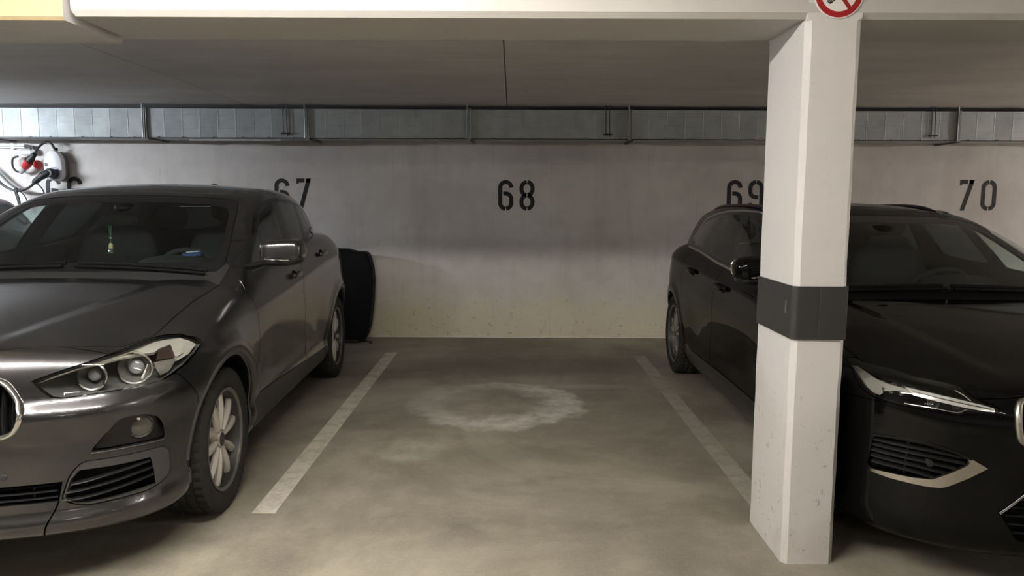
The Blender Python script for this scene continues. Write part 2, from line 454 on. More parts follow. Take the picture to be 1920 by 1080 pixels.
def digit_mesh(d):
    bm = bmesh.new()
    for P in strokes(d):
        w = ST / 2 * (.55 if d == '7' and abs(P[0][0] - .012) < 1e-6 else 1)
        if d == '7' and P[0][0] == SW * .62: pass
        P = [Vector((x, 0, z)) for x, z in P]; P = [p for i, p in enumerate(P) if i == 0 or (p - P[i - 1]).length > 1e-4]
        rows = []
        diag = d == '7' and abs(P[-1].z) < 1e-6
        for i in range(len(P)):
            t = (P[min(i + 1, len(P) - 1)] - P[max(i - 1, 0)]).normalized(); n = Vector((-t.z, 0, t.x))
            if diag: n = Vector((1 / max(abs(t.z), .3), 0, 0))
            a, b = P[i] + n * w, P[i] - n * w
            rows.append([bm.verts.new((q.x, yy, q.z)) for yy in (-.0012, .0) for q in (a, b)])
        for A, B in zip(rows, rows[1:]):
            for i, j in ((0, 1), (1, 3), (3, 2), (2, 0)): bm.faces.new((A[i], A[j], B[j], B[i]))
        for r in (rows[0], rows[-1]): bm.faces.new((r[0], r[1], r[3], r[2]))
    return bm
for num, x, xs, z, lab in (('66', -4.80, .22, 1.345, 'black stencilled number 66 on the wall, mostly hidden under the wall charger'),
                           ('67', -2.449, .228, 1.336, 'black stencilled number 67 on the wall above the grey car'),
                           ('68', -.147, .219, 1.329, 'black stencilled number 68 on the wall of the empty bay'),
                           ('69', 2.210, .219, 1.338, 'black stencilled number 69 on the wall, partly behind the column'),
                           ('70', 4.600, .226, 1.347, 'black stencilled number 70 on the wall right of the column')):
    t = thing('bay_number', lab, 'number', (x, WY - .0008, z), 0, 'stencilled bay numbers')
    for k, d in enumerate(num):
        o = obj('digit', digit_mesh(d), M_INK, t); o.location = (k * xs, 0, 0)

# ------------------------------------------------------------------ ventilation duct under the ceiling
def m_galv():
    m = mat('galvanised_sheet', (.52, .56, .58), .5, .2); t = NT(m)
    n = t.noise(9, 5, .65); n2 = t.noise(3, 4, .6, (2.5, 1, 1))
    c = t.ramp(n, [(.3, (.40, .43, .44)), (.7, (.52, .55, .56))])
    t.l(c, t.b.inputs['Base Color']); t.l(t.math('MULTIPLY_ADD', n2, .3, .40), t.b.inputs['Roughness'])
    t.bump(t.math('MULTIPLY_ADD', n, .25, n2), .15, .01); return m
M_GALV = m_galv(); M_STEEL = mat('hanger_steel', (.33, .34, .35), .4, .8); M_ROD = mat('dark_rod', (.06, .06, .065), .5, .6)
duct = thing('ventilation_duct', 'long galvanised ventilation duct under the ceiling along the back wall', 'duct', (0, 7.6, 2.025))
FX = [-8.20, -6.65, -5.095, -3.536, -1.977, -.418, 1.135, 2.71, 4.298, 5.86, 7.42]
DY0, DY1, DZ0, DZ1 = 7.40 - 7.6, 7.815 - 7.6, .0, .275
for i in range(len(FX) - 1):
    a, b = FX[i] + .004, FX[i + 1] - .004; n = 9; bm = bmesh.new(); rng = random.Random(20 + i)
    rows = []
    for k in range(n + 1):
        x = a + (b - a) * k / n; e = 0 if k in (0, n) else (.0035 if k % 2 else -.0015) + rng.uniform(-.001, .001)
        prof = [(x, e)] if k in (0, n) else [(x - .006, e), (x, e + .0012), (x + .006, e - .0006)]      # rolled bead between the sheets
        for xx, ee in prof:
            rows.append([bm.verts.new(p) for p in ((xx, DY0 - ee, DZ0), (xx, DY0 - ee * 1.5, DZ0 + .14), (xx, DY0 - ee, DZ1), (xx, DY1, DZ1), (xx, DY1, DZ0))])
    for A, B in zip(rows, rows[1:]):
        for k in range(5): bm.faces.new((A[k], A[(k + 1) % 5], B[(k + 1) % 5], B[k]))
    bm.faces.new(rows[0]); bm.faces.new(rows[-1][::-1])
    obj('duct_section', bm, M_GALV, duct)
    bm = bmesh.new(); add_box(bm, ((a + b) / 2, DY0 - .004, -.003), (b - a, .010, .007)); obj('edge_seam', bm, M_ROD, duct)
    for q in range(2):
        u0 = rng.uniform(.02, .3); u1 = rng.uniform(.6, .98); zz = .10 + .10 * q + rng.uniform(-.02, .03)
        pts = [(a + (b - a) * (u0 + (u1 - u0) * t / 7), DY0 - .0045, zz + rng.uniform(-.012, .012)) for t in range(8)]
        bm = bmesh.new(); add_tube(bm, catmull(pts, 4), .0014, 4); obj('sheet_crease', bm, M_STEEL, duct)
    for q in range(6):
        bm = bmesh.new(); x = a + (b - a) * (q + .5 + rng.uniform(-.2, .2)) / 6
        add_lathe(bm, [(0, .012), (.005, .010), (.007, 0)], 8, Matrix.Translation((x, DY0 - .006, .004)) @ Matrix.Rotation(math.pi / 2, 4, 'X')); obj('seam_rivet', bm, M_STEEL, duct)
for i, x in enumerate(FX):
    bm = bmesh.new(); add_box(bm, (x - .006, DY0 - .014, .135), (.010, .034, .300), bev=.002); add_box(bm, (x + .008, DY0 - .012, .135), (.010, .028, .296), bev=.002)
    f = obj('duct_flange', bm, M_STEEL, duct)
    bm = bmesh.new(); add_box(bm, (x + .02, .01, -.014), (.03, .40, .012), bev=.002); obj('support_bar', bm, M_ROD, f)
    bm = bmesh.new(); add_tube(bm, [(x - .02, DY0 - .03, -.005), (x - .02, DY0 - .03, CZ - 2.025)], .006, 8); obj('flange_rod', bm, M_STEEL, f, True)
for x in (-5.3, -2.188, .918, 4.05):
    bm = bmesh.new(); add_tube(bm, [(x - .018, DY0 - .02, .03), (x - .022, DY0 - .02, CZ - 2.025)], .0045, 8); h = obj('hanger_rod', bm, M_ROD, duct, True)
    bm = bmesh.new(); add_tube(bm, [(x + .018, DY0 - .02, .02), (x + .010, DY0 - .02, CZ - 2.025)], .0045, 8); obj('hanger_rod', bm, M_ROD, duct, True)
    bm = bmesh.new(); add_box(bm, (x, DY0 - .022, .043), (.085, .022, .014), bev=.003); obj('hanger_clamp', bm, M_ROD, h)
    bm = bmesh.new(); add_lathe(bm, [(0, .012), (.010, .012), (.010, 0), (0, 0)], 6, Matrix.Translation((x - .018, DY0 - .022, .022))); obj('hanger_nut', bm, M_STEEL, h)
M_PVC = mat('white_conduit', (.80, .80, .80), .4)
bm = bmesh.new(); add_tube(bm, [(-3.15, 7.47, 2.008), (-2.26, 7.47, 2.010)], .010, 10); tag(obj('conduit', bm, M_PVC, None, True), 'thin white conduit tube clipped under the duct above number 67', 'conduit')

# ------------------------------------------------------------------ luminaires out of view above the lane and the next bay
M_LUMI = mat('luminaire_body', (.75, .75, .75), .4)
for i, (x, y, z, ln_, ax, wt, c, lab) in enumerate(LAMPS):
    t = thing('ceiling_luminaire', lab, 'light', (x, y, z), 0 if ax == 'x' else math.pi / 2, 'batten luminaires')
    bm = bmesh.new(); add_box(bm, (0, 0, .062), (ln_ + .06, .09, .036), bev=.006); obj('housing', bm, M_LUMI, t)
    bm = bmesh.new(); add_prism(bm, rpoly([(-.035, .044), (-.035, .0), (.035, .0), (.035, .044)], .018, 3), 'x', -ln_ / 2, ln_ / 2)
    obj('diffuser', bm, mat('diffuser_%g_%g' % (wt, c[2]), (.8, .8, .8), .5, emit=c, estr=wt), t)
# ------------------------------------------------------------------ smooth car bodies: an implicit surface meshed on a grid
class Cv:
    """monotone cubic curve through keyed points, read from a table"""
    def __init__(s, *kv):
        x = np.array(kv[0::2], float); y = np.array(kv[1::2], float)
        h = np.diff(x); d = np.diff(y) / h; m = np.zeros(len(x))
        m[0], m[-1] = d[0], d[-1]
        for i in range(1, len(x) - 1):
            if d[i - 1] * d[i] > 0:
                w1 = 2 * h[i] + h[i - 1]; w2 = h[i] + 2 * h[i - 1]
                m[i] = (w1 + w2) / (w1 / d[i - 1] + w2 / d[i])
        xs = np.linspace(x[0], x[-1], 3000); k = np.clip(np.searchsorted(x, xs) - 1, 0, len(x) - 2)
        t = (xs - x[k]) / h[k]
        s.x = xs
        s.y = (2 * t**3 - 3 * t**2 + 1) * y[k] + (t**3 - 2 * t**2 + t) * h[k] * m[k] + (3 * t**2 - 2 * t**3) * y[k + 1] + (t**3 - t**2) * h[k] * m[k + 1]
    def __call__(s, v): return np.interp(v, s.x, s.y)
def smax(a, b, k):
    h = np.maximum(k - np.abs(a - b), 0.0) / k
    return np.maximum(a, b) + h * h * k * 0.25
def smin(a, b, k): return -smax(-a, -b, k)
def gauss(v, w): return np.exp(-(v / w) ** 2)
def sstep(v, a, b):
    t = np.clip((v - a) / (b - a), 0, 1); return t * t * (3 - 2 * t)
def grad(F, P, e=0.003):
    g = np.empty_like(P)
    for i in range(3):
        d = np.zeros(3); d[i] = e
        g[:, i] = (F(*(P + d).T) - F(*(P - d).T)) / (2 * e)
    return g
def nets(F, lo, hi, c):
    """surface nets of F<0 in a box, symmetric in x; returns verts, quads"""
    nx = int(math.ceil(hi[0] / c)); xs = (np.arange(-nx, nx) + 0.5) * c
    ys = np.arange(lo[1], hi[1] + c, c); zs = np.arange(lo[2], hi[2] + c, c)
    X, Y, Z = np.meshgrid(xs[nx:], ys, zs, indexing='ij')
    H = F(X.ravel(), Y.ravel(), Z.ravel()).reshape(X.shape)
    V = np.concatenate([H[::-1], H], 0)
    S = V < 0
    n0, n1, n2 = V.shape
    cnt = np.zeros((n0 - 1, n1 - 1, n2 - 1)); acc = np.zeros((n0 - 1, n1 - 1, n2 - 1, 3))
    corners = [(i, j, k) for i in (0, 1) for j in (0, 1) for k in (0, 1)]
    sl = lambda i, n: slice(i, n - 1 + i)
    cv = {q: V[sl(q[0], n0), sl(q[1], n1), sl(q[2], n2)] for q in corners}
    for a in corners:
        for ax in range(3):
            if a[ax]: continue
            b = list(a); b[ax] = 1; b = tuple(b)
            va, vb = cv[a], cv[b]
            m = (va < 0) != (vb < 0)
            t = np.where(m, va / np.where(m, va - vb, 1), 0)
            cnt += m
            for d in range(3): acc[..., d] += m * (a[d] + (t if d == ax else 0))
    act = cnt > 0
    idx = -np.ones(act.shape, int); idx[act] = np.arange(act.sum())
    ii = np.argwhere(act)
    P = acc[act] / cnt[act][:, None] + ii
    P = np.array([xs[0], ys[0], zs[0]]) + P * c
    quads = []
    for ax in range(3):
        u, w = [(1, 2), (2, 0), (0, 1)][ax]
        A = [slice(None)] * 3; B = [slice(None)] * 3
        A[ax] = slice(0, -1); B[ax] = slice(1, None)
        m = S[tuple(A)] != S[tuple(B)]
        e = np.argwhere(m)
        ok = (e[:, u] > 0) & (e[:, w] > 0) & (e[:, u] < V.shape[u] - 1) & (e[:, w] < V.shape[w] - 1)
        e = e[ok]
        ins = S[tuple(e.T)]
        q = []
        for du, dw in ((1, 1), (0, 1), (0, 0), (1, 0)):
            f = e.copy(); f[:, u] -= du; f[:, w] -= dw
            q.append(idx[tuple(f.T)])
        q = np.stack(q, 1)
        q[~ins] = q[~ins][:, ::-1]
        quads.append(q)
    Q = np.concatenate(quads)
    for _ in range(3):
        f = F(*P.T); g = grad(F, P)
        d = (f / np.maximum((g * g).sum(1), 0.2))[:, None] * g
        l = np.linalg.norm(d, axis=1, keepdims=True)
        P = P - d * np.minimum(1, c * 0.5 / np.maximum(l, 1e-9))
    return P, Q
def mesh_from(name, P, Q):
    me = bpy.data.meshes.new(name)
    me.vertices.add(len(P)); me.vertices.foreach_set('co', P.astype(np.float32).ravel())
    k = Q.shape[1]
    me.loops.add(Q.size); me.loops.foreach_set('vertex_index', Q.astype(np.int32).ravel())
    me.polygons.add(len(Q)); me.polygons.foreach_set('loop_start', np.arange(0, Q.size, k, dtype=np.int32))
    me.update(calc_edges=True)
    return me
class Shell:
    """thin shell of an implicit body, cut into parts with prisms"""
    def __init__(s, F, lo, hi, c, thick):
        s.F = F
        P, Q = nets(F, lo, hi, c)
        g = grad(F, P); n = g / np.linalg.norm(g, axis=1, keepdims=True)
        N = len(P)
        me = mesh_from('shell', np.concatenate([P, P - n * thick]), np.concatenate([Q, Q[:, ::-1] + N]))
        mi = np.zeros(2 * len(Q), np.int32); mi[len(Q):] = 1
        me.polygons.foreach_set('material_index', mi)
        s.me = me
        # make sure the outside looks outward
        v0 = P[Q[:, 0]]; fn = np.cross(P[Q[:, 2]] - v0, P[Q[:, 3]] - P[Q[:, 1]])
        if (fn * n[Q[:, 0]]).sum() < 0: me.flip_normals()
        s.P, s.Q = P, Q
    def boolean(s, me, cut, op):
        a = bpy.data.objects.new('a', me); b = bpy.data.objects.new('b', cut)
        COL.objects.link(a); COL.objects.link(b)
        md = a.modifiers.new('b', 'BOOLEAN'); md.object = b; md.operation = op; md.solver = 'MANIFOLD'
        dg = bpy.context.evaluated_depsgraph_get()
        r = bpy.data.meshes.new_from_object(a.evaluated_get(dg))
        bpy.data.objects.remove(a); bpy.data.objects.remove(b)
        return r
    def cutter(s, polys, ax, a, b):
        bm = bmesh.new()
        for p in polys: add_prism(bm, p, ax, a, b, mi=2)
        bmesh.ops.recalc_face_normals(bm, faces=bm.faces)
        me = bpy.data.meshes.new('cut'); bm.to_mesh(me); bm.free()
        for k in range(3): me.materials.append(None)
        return me
    def take(s, polys, ax, a, b, gap=0.004, keep=True):
        """cut the piece inside the prism out of the shell and return its mesh"""
        r = s.boolean(s.me, s.cutter(polys, ax, a, b), 'INTERSECT') if keep else None
        s.me = s.boolean(s.me, s.cutter([grow(p, gap) for p in polys], ax, a, b), 'DIFFERENCE')
        return r
    def sub(s, me, polys, ax, a, b, op='DIFFERENCE'):
        return s.boolean(me, s.cutter(polys, ax, a, b), op)
    def finish(s, me, name, mats, parent, label=None):
        """smooth normals from the body function on the skin, flat ones on the cut edges"""
        nv, nl, npol = len(me.vertices), len(me.loops), len(me.polygons)
        co = np.empty(nv * 3, np.float32); me.vertices.foreach_get('co', co); co = co.reshape(-1, 3).astype(float)
        g = grad(s.F, co); g /= np.maximum(np.linalg.norm(g, axis=1, keepdims=True), 1e-9)
        vi = np.empty(nl, np.int32); me.loops.foreach_get('vertex_index', vi)
        fn = np.empty(npol * 3, np.float32); me.polygons.foreach_get('normal', fn); fn = fn.reshape(-1, 3)
        lt = np.empty(npol, np.int32); me.polygons.foreach_get('loop_total', lt)
        mi = np.empty(npol, np.int32); me.polygons.foreach_get('material_index', mi)
        ln = np.repeat(fn, lt, 0); lm = np.repeat(mi, lt)
        gn = g[vi]; d = (gn * ln).sum(1)
        out = np.where(((lm == 0) & (d > 0.6))[:, None], gn, np.where(((lm == 1) & (d < -0.6))[:, None], -gn, ln))
        me.polygons.foreach_set('use_smooth', np.ones(npol, bool))
        me.normals_split_custom_set(out.astype(np.float32))
        return link(name, me, mats, parent, label)
    def hit(s, o, d, far=3.0):
        """march the body function along a ray, returns the first point on the skin"""
        o = np.array(o, float); d = np.array(d, float); d /= np.linalg.norm(d)
        t = np.linspace(0, far, 1500); P = o + t[:, None] * d
        f = s.F(*P.T); i = np.argmax(f < 0)
        if f[i] >= 0: return None
        a, b = t[max(i - 1, 0)], t[i]
        for _ in range(30):
            m = (a + b) / 2
            if s.F(*(o + m * d)[:, None])[0] < 0: b = m
            else: a = m
        return o + b * d
    def on(s, pts, ax, start, off=0.0):
        """drop 2D points on the skin along axis ax from start; off lifts them along the normal"""
        out = []
        for u, w in pts:
            if ax == 'y': o = (u, start, w); d = (0, 1 if start < 0 else -1, 0)
            elif ax == 'x': o = (start, u, w); d = (-1 if start > 0 else 1, 0, 0)
            else: o = (u, w, start); d = (0, 0, -1)
            p = s.hit(o, d)
            if p is None:
                out.append(out[-1] if out else Vector(o)); continue
            if off:
                g = grad(s.F, p[None, :])[0]; p = p + g / np.linalg.norm(g) * off
            out.append(Vector(p))
        return out
# ------------------------------------------------------------------ grey compact SUV: body function (y from the front axle, nose at negative y)
b_T = Cv(-.90,.69, -.84,.765, -.80,.83, -.76,.875, -.70,.905, -.5,.945, -.2,.985, .1,1.02, .45,1.066, .8,1.10, 1.4,1.150, 2.0,1.19, 2.5,1.215, 3.0,1.18, 3.4,1.08, 3.7,.95)
b_cr = Cv(-.9,.06, -.6,.075, -.35,.085, .0,.07, .42,.06, .6,.03, .9,.015, 2.0,.015, 2.5,.03, 3.0,.09, 3.4,.12, 3.7,.14)
b_W = Cv(-.9,.86, -.6,.88, -.3,.902, 0,.912, .5,.902, 1.3,.898, 2.1,.905, 2.6,.912, 2.85,.895, 3.1,.852, 3.3,.80, 3.45,.73, 3.7,.60)
b_lo = Cv(.10,-.14, .19,-.075, .26,-.04, .32,-.03, .385,-.042, .50,-.02, .62,-.004, .76,0, 1.5,0)
b_up = Cv(-1,0, -.34,0, -.22,-.006, -.12,-.022, -.05,-.045, 0,-.07, .1,-.13)
b_F = Cv(0,-.845, .15,-.842, .3,-.828, .45,-.800, .58,-.755, .68,-.695, .76,-.615, .82,-.52, .87,-.38, .905,-.20, .95,.1)
b_dF = Cv(.1,.16, .18,.09, .23,.035, .29,.008, .345,0, .48,0, .595,.004, .69,.014, .77,.034, .845,.065, .91,.10, 1.2,.25)
b_R = Cv(.1,3.35, .25,3.44, .43,3.51, .67,3.53, .86,3.51, 1.0,3.46, 1.15,3.38, 1.5,3.1)
b_Rx = Cv(0,0, .3,.012, .5,.045, .65,.10, .75,.17, .83,.27, .88,.40, .92,.6)
b_Wb = Cv(.2,.765, .55,.812, 1.0,.826, 1.5,.828, 2.0,.812, 2.4,.782, 2.8,.715, 3.2,.62, 3.6,.50)
b_Z = Cv(.8,1.385, 1.0,1.425, 1.2,1.475, 1.4,1.508, 1.6,1.526, 1.8,1.532, 2.1,1.528, 2.4,1.512, 2.7,1.48, 3.0,1.44, 3.3,1.39)
b_zc = Cv(-1,.825, .3,.855, .9,.87, 1.5,.917, 2.2,.98, 2.8,1.015, 4,1.02)
BZW = .328
def bmw_F(x, y, z):
    ax = np.abs(x)
    tc = b_T(y); cr = b_cr(y)
    T = tc - cr * (ax / .72) ** 2.2
    # two soft ridges running down the bonnet towards the grille
    rx = .26 + .26 * np.clip((y + .85) / 1.3, 0, 1)
    on = sstep(y, -.8, -.5) * (1 - sstep(y, .3, .55))
    T = T + .010 * (sstep(ax, rx - .05, rx + .05) - 1) * on
    rf = np.hypot(y, z - BZW); rr = np.hypot(y - 2.67, z - BZW)
    arch = np.minimum(rf, rr)
    W = .015 + b_W(y) + b_lo(z) + b_up(z - (tc - cr))
    W = W + .018 * gauss(arch - .437, .045) * sstep(z, .2, .4)
    W = W + .010 * gauss(z - b_zc(y), .05) * sstep(y, .35, .8) * (1 - sstep(y, 2.5, 2.9))
    W = W - .016 * gauss(z - .58, .13) * sstep(y, .45, .8) * (1 - sstep(y, 1.9, 2.2))
    side = ax - W
    front = (b_F(ax * .985) + b_dF(z) - y) * .85
    # bulge under the headlamp
    front = front - .028 * (1 - sstep(z, .664, .726)) * sstep(z, .55, .66) * sstep(ax, .34, .52)
    # protruding lower lip
    front = front - .030 * (1 - sstep(z, .262, .325)) * sstep(z, .18, .24)
    rear = y - (b_R(z) - b_Rx(ax))
    L = smax(z - T, side, .075)
    L = smax(L, front, .045)
    L = smax(L, rear * .9, .06)
    bot = np.interp(y, [-.9, -.7, -.45, 2.9, 3.5], [.185, .185, .205, .205, .29]) - z
    L = smax(L, bot, .03)
    # greenhouse
    dz = z - 1.075
    Wg = .015 + b_Wb(y) - .28 * dz - .45 * np.maximum(dz, 0) ** 2
    yy = y - .25 * ax ** 2 - .40
    ws = (z - (1.068 + .555 * yy - .095 * yy * np.abs(yy))) * .87
    rg = (z - (1.08 + (3.40 - .22 * ax ** 2 - y) * .95)) * .72
    roof = z - (b_Z(y) - .035 * (ax / .6) ** 2.2)
    G = smax(ax - Wg, roof, .08)
    G = smax(G, ws, .035)
    G = smax(G, rg, .05)
    G = smax(smax(G, .98 - z, .02), y - 3.42, .02)
    B = smin(L, G, .022)
    well = np.maximum(arch - .388, .53 - ax)
    return smax(B, -well, .012)
# ------------------------------------------------------------------ car paint and trim
def m_paint(name, col, metal, rough, flake=0.0, dust=0.0, coat=1.0):
    m = mat(name, col, rough, metal, coat=coat, coat_rough=0.04, spec=.5 if metal else 0.0)
    if dust:
        t = NT(m)
        n = t.noise(2.2, 5, .6); n2 = t.noise(40, 3, .6)
        d = t.math('MULTIPLY', t.step(n, .35, .75), t.math('MULTIPLY_ADD', n2, .6, .5))
        t.l(t.mix(t.math('MULTIPLY', d, dust), col, (0.10, 0.093, 0.083)), t.b.inputs['Base Color'])
        t.l(t.math('MULTIPLY_ADD', d, dust * .9, .05), t.b.inputs['Coat Roughness'])
        t.l(t.math('MULTIPLY_ADD', d, -dust, metal), t.b.inputs['Metallic'])
    return m
M_TRIM = mat('black_trim', (.010, .010, .011), .3, coat=.2, spec=.3)
M_PLAST = mat('black_plastic', (.022, .022, .023), .55)
M_INNER = mat('cabin_lining', (.02, .02, .021), .8)
M_RUB = mat('tyre_rubber', (.022, .021, .020), .82, spec=.3)
M_CHROME = mat('chrome', (.72, .72, .72), .12, 1.0)
M_SATIN = mat('satin_metal', (.62, .60, .57), .32, 1.0)
M_BLACK = mat('deep_black', (.004, .004, .004), .7, spec=.12)
M_DISC = mat('brake_steel', (.20, .19, .18), .4, 1.0)
G_WIND = glass_mat('windscreen_glass', (.78, .83, .815))
G_SIDE = glass_mat('side_glass', (.88, .92, .91), refl=1.5)
G_DARK = glass_mat('tinted_glass', (.30, .33, .33))
G_LAMP = glass_mat('lamp_glass', (.93, .94, .94))
M_FLANGE = mat('rim_flange_dusty', (.16, .155, .145), .45, .5)
M_BARREL = mat('rim_barrel_dark', (.035, .034, .032), .5, .3)
G_PRIV = glass_mat('privacy_glass', (.15, .165, .165), refl=1.3)
M_SEAT = mat('seat_fabric', (.018, .018, .02), .85)

# ------------------------------------------------------------------ wheels
def tyre_mesh(R, w, rr):
    """lathe about local x, with circumferential grooves and cross sipes in the tread"""
    h = w / 2
    prof = [(rr - .012, -h * .78), (rr + .004, -h * .84), (rr + .016, -h * .90), (rr + .05, -h * 1.0), (R - .045, -h * .985),
            (R - .020, -h * .93), (R - .006, -h * .84)]
    gro = []
    for c in (-.50, -.17, .17, .50):
        gro += [(R - (.002 if abs(c) < .3 else .004), h * c - .0065), (R - .012, h * c - .0045), (R - .012, h * c + .0045), (R - (.002 if abs(c) < .3 else .004), h * c + .0065)]
    prof = prof + gro + [(r, -x) for r, x in prof[::-1]]
    N = 144; bm = bmesh.new(); rings = []
    nshoul = {4: .006, 5: .009, 6: .008}
    L = len(prof)
    for k in range(N):
        a = 2 * math.pi * k / N; ring = []
        for i, (r, x) in enumerate(prof):
            j = min(i, L - 1 - i)
            d = 0.0
            if k % 3 == 0: d = nshoul.get(j, 0.0) + (.006 if 7 <= i < L - 7 and prof[i][0] > R - .008 else 0)
            ring.append(bm.verts.new((x, (r - d) * math.cos(a), (r - d) * math.sin(a))))
        rings.append(ring)
    for k in range(N):
        A, B = rings[k], rings[(k + 1) % N]
        for i in range(L - 1): bm.faces.new((A[i], A[i + 1], B[i + 1], B[i]))
    return bm
XM = Matrix.Rotation(math.pi / 2, 4, 'Y')          # lathe axis z -> x
def spoke_mesh(rr, x0, w0, w1, r0, th, dish, skew=0.0, hollow=0.0):
    """one leaf-shaped spoke along +z in the wheel plane, face at local x"""
    bm = bmesh.new(); n = 7; prev = None
    for i in range(n):
        t = i / (n - 1); r = r0 + (rr - r0) * t
        w = w0 + (w1 - w0) * math.sin(min(t * 1.25, 1) * math.pi / 2)
        if t > .9: w *= 1 - (t - .9) * 1.0
        c = skew * t * t; x = x0 + dish * math.sin(t * math.pi * .8) - .012 * t * t
        ring = [(x - th, c - w * .5, r), (x - .008, c - w * .5, r), (x + .004, c - w * .18, r), (x + .004, c + w * .18, r), (x - .008, c + w * .5, r), (x - th, c + w * .5, r)]
        ring = [bm.verts.new(p) for p in ring]
        if prev:
            for k in range(6): bm.faces.new((prev[k], prev[(k + 1) % 6], ring[(k + 1) % 6], ring[k]))
        else: bm.faces.new(ring)
        prev = ring
    bm.faces.new(prev[::-1])
    return bm
def make_wheel(parent, R, w, rr, m_rim, spokes, face, cap_m, loc, side, rot=0.0, name='wheel'):
    """wheel: rim barrel with tyre, spokes, hub cap, bolts and brake disc as its pieces; side +1/-1"""
    h = w / 2
    bm = bmesh.new()
    prof = [(rr + .004, h * .84), (rr + .006, h * .90), (rr - .003, h * .90), (rr - .010, h * .85), (rr - .011, h * .80)]
    add_lathe(bm, prof, 64, XM)
    rim = obj(name, bm, M_FLANGE, parent, smooth=30)
    bm = bmesh.new(); add_lathe(bm, [(rr - .010, h * .84), (rr - .022, h * .5), (rr - .045, h * .2), (rr - .05, -h * .8), (rr + .004, -h * .86)], 64, XM)
    brl = obj('rim_barrel', bm, M_BARREL, rim, smooth=30)
    rim.location = loc;  rim.rotation_euler = (rot, 0, 0 if side > 0 else math.pi)
    if ('ty', R, w) not in MATS: MATS[('ty', R, w)] = obj_mesh(tyre_mesh(R, w, rr), M_RUB, 40)
    link('tyre', MATS[('ty', R, w)], None, rim)
    key = ('sp', R, rr, name)
    if key not in MATS:
        MATS[key] = [obj_mesh(spoke_mesh(rr - .004, face, *s['shape']), m_rim, 40) for s in spokes['kinds']]
    for a, k in spokes['at']:
        s = link('spoke', MATS[key][k], None, rim); s.rotation_euler = (R_(a), 0, 0)
    bm = bmesh.new(); add_lathe(bm, [(0, face + .006), (.028, face + .006), (.034, face + .002), (.036, face - .012), (.075, face - .02), (.08, face - .05), (0, face - .05)], 32, XM)
    obj('hub', bm, m_rim, rim, 30)
    bm = bmesh.new(); add_lathe(bm, [(0, face + .011), (.024, face + .010), (.030, face + .006), (.030, face), (0, face)], 28, XM)
    obj('hub_cap', bm, cap_m, rim, 30)
    for k in range(5):
        bm = bmesh.new(); a = 2 * math.pi * (k + .5) / 5
        add_lathe(bm, [(0, face - .008), (.008, face - .008), (.0095, face - .012), (.0095, face - .03)], 6, Matrix.Translation((0, .055 * math.cos(a), .055 * math.sin(a))) @ XM)
        obj('wheel_bolt', bm, M_DISC, rim)
    bm = bmesh.new(); add_lathe(bm, [(.05, h * .1), (rr - .075, h * .1), (rr - .07, h * .1 - .012), (rr - .075, h * .1 - .024), (.05, h * .1 - .024)], 48, XM)
    obj('brake_disc', bm, M_DISC, rim, 30)
    bm = bmesh.new()
    for k in range(9):
        a0 = R_(110 + k * 8); a1 = R_(118 + k * 8)
    pts = [(h * .14, (rr - .10) * math.cos(R_(q)), (rr - .10) * math.sin(R_(q))) for q in range(120, 186, 8)]
    add_tube(bm, pts, .03, 8, flat=(.05, .035, (0, 0, 1)))
    obj('brake_caliper', bm, M_PLAST, rim, 40)
    return rim
def obj_mesh(bm, m, ang):
    o = obj('tmp', bm, m, None, ang); me = o.data; bpy.data.objects.remove(o); return me
# ------------------------------------------------------------------ pieces both cars share
def skin_tube(S, name, pts, ax, start, off, a, b, m, parent, closed=False, up=(0, 1, 0), seg=8, smooth=True, dense=0):
    if dense: pts = [tuple(p[:2]) for p in catmull([(u, w, 0) for u, w in pts], dense, closed)]
    P = S.on(pts, ax, start, off)
    bm = bmesh.new(); add_tube(bm, P, a, seg, closed, flat=(a, b, up))
    return obj(name, bm, m, parent, 40 if smooth else False)
def loft_rings(rings, cap0=True, cap1=True, closed=True):
    bm = bmesh.new(); V = [[bm.verts.new(p) for p in r] for r in rings]
    for A, B in zip(V, V[1:]):
        n = len(A)
        for k in range(n if closed else n - 1): bm.faces.new((A[k], A[(k + 1) % n], B[(k + 1) % n], B[k]))
    if cap0: bm.faces.new(V[0][::-1])
    if cap1: bm.faces.new(V[-1])
    return bm
def superell(c, s, n=2.6, seg=24, ring=14, M=None, cut=None):
    """rounded box-like blob"""
    bm = bmesh.new(); rows = []
    def sp(v): return math.copysign(abs(v) ** (2 / n), v)
    for i in range(ring + 1):
        t = -math.pi / 2 + math.pi * i / ring
        rows.append([(c[0] + s[0] * sp(math.cos(t)) * sp(math.cos(2 * math.pi * k / seg)), c[1] + s[1] * sp(math.cos(t)) * sp(math.sin(2 * math.pi * k / seg)), c[2] + s[2] * sp(math.sin(t))) for k in range(seg)])
    V = []
    for i, r in enumerate(rows):
        V.append([bm.verts.new(r[0])] if i in (0, ring) else [bm.verts.new(p) for p in r])
    for A, B in zip(V, V[1:]):
        for k in range(seg):
            if len(A) == 1: bm.faces.new((A[0], B[(k + 1) % seg], B[k]))
            elif len(B) == 1: bm.faces.new((A[k], A[(k + 1) % seg], B[0]))
            else: bm.faces.new((A[k], A[(k + 1) % seg], B[(k + 1) % seg], B[k]))
    if M is not None:
        for v in bm.verts: v.co = M @ v.co
    return bm
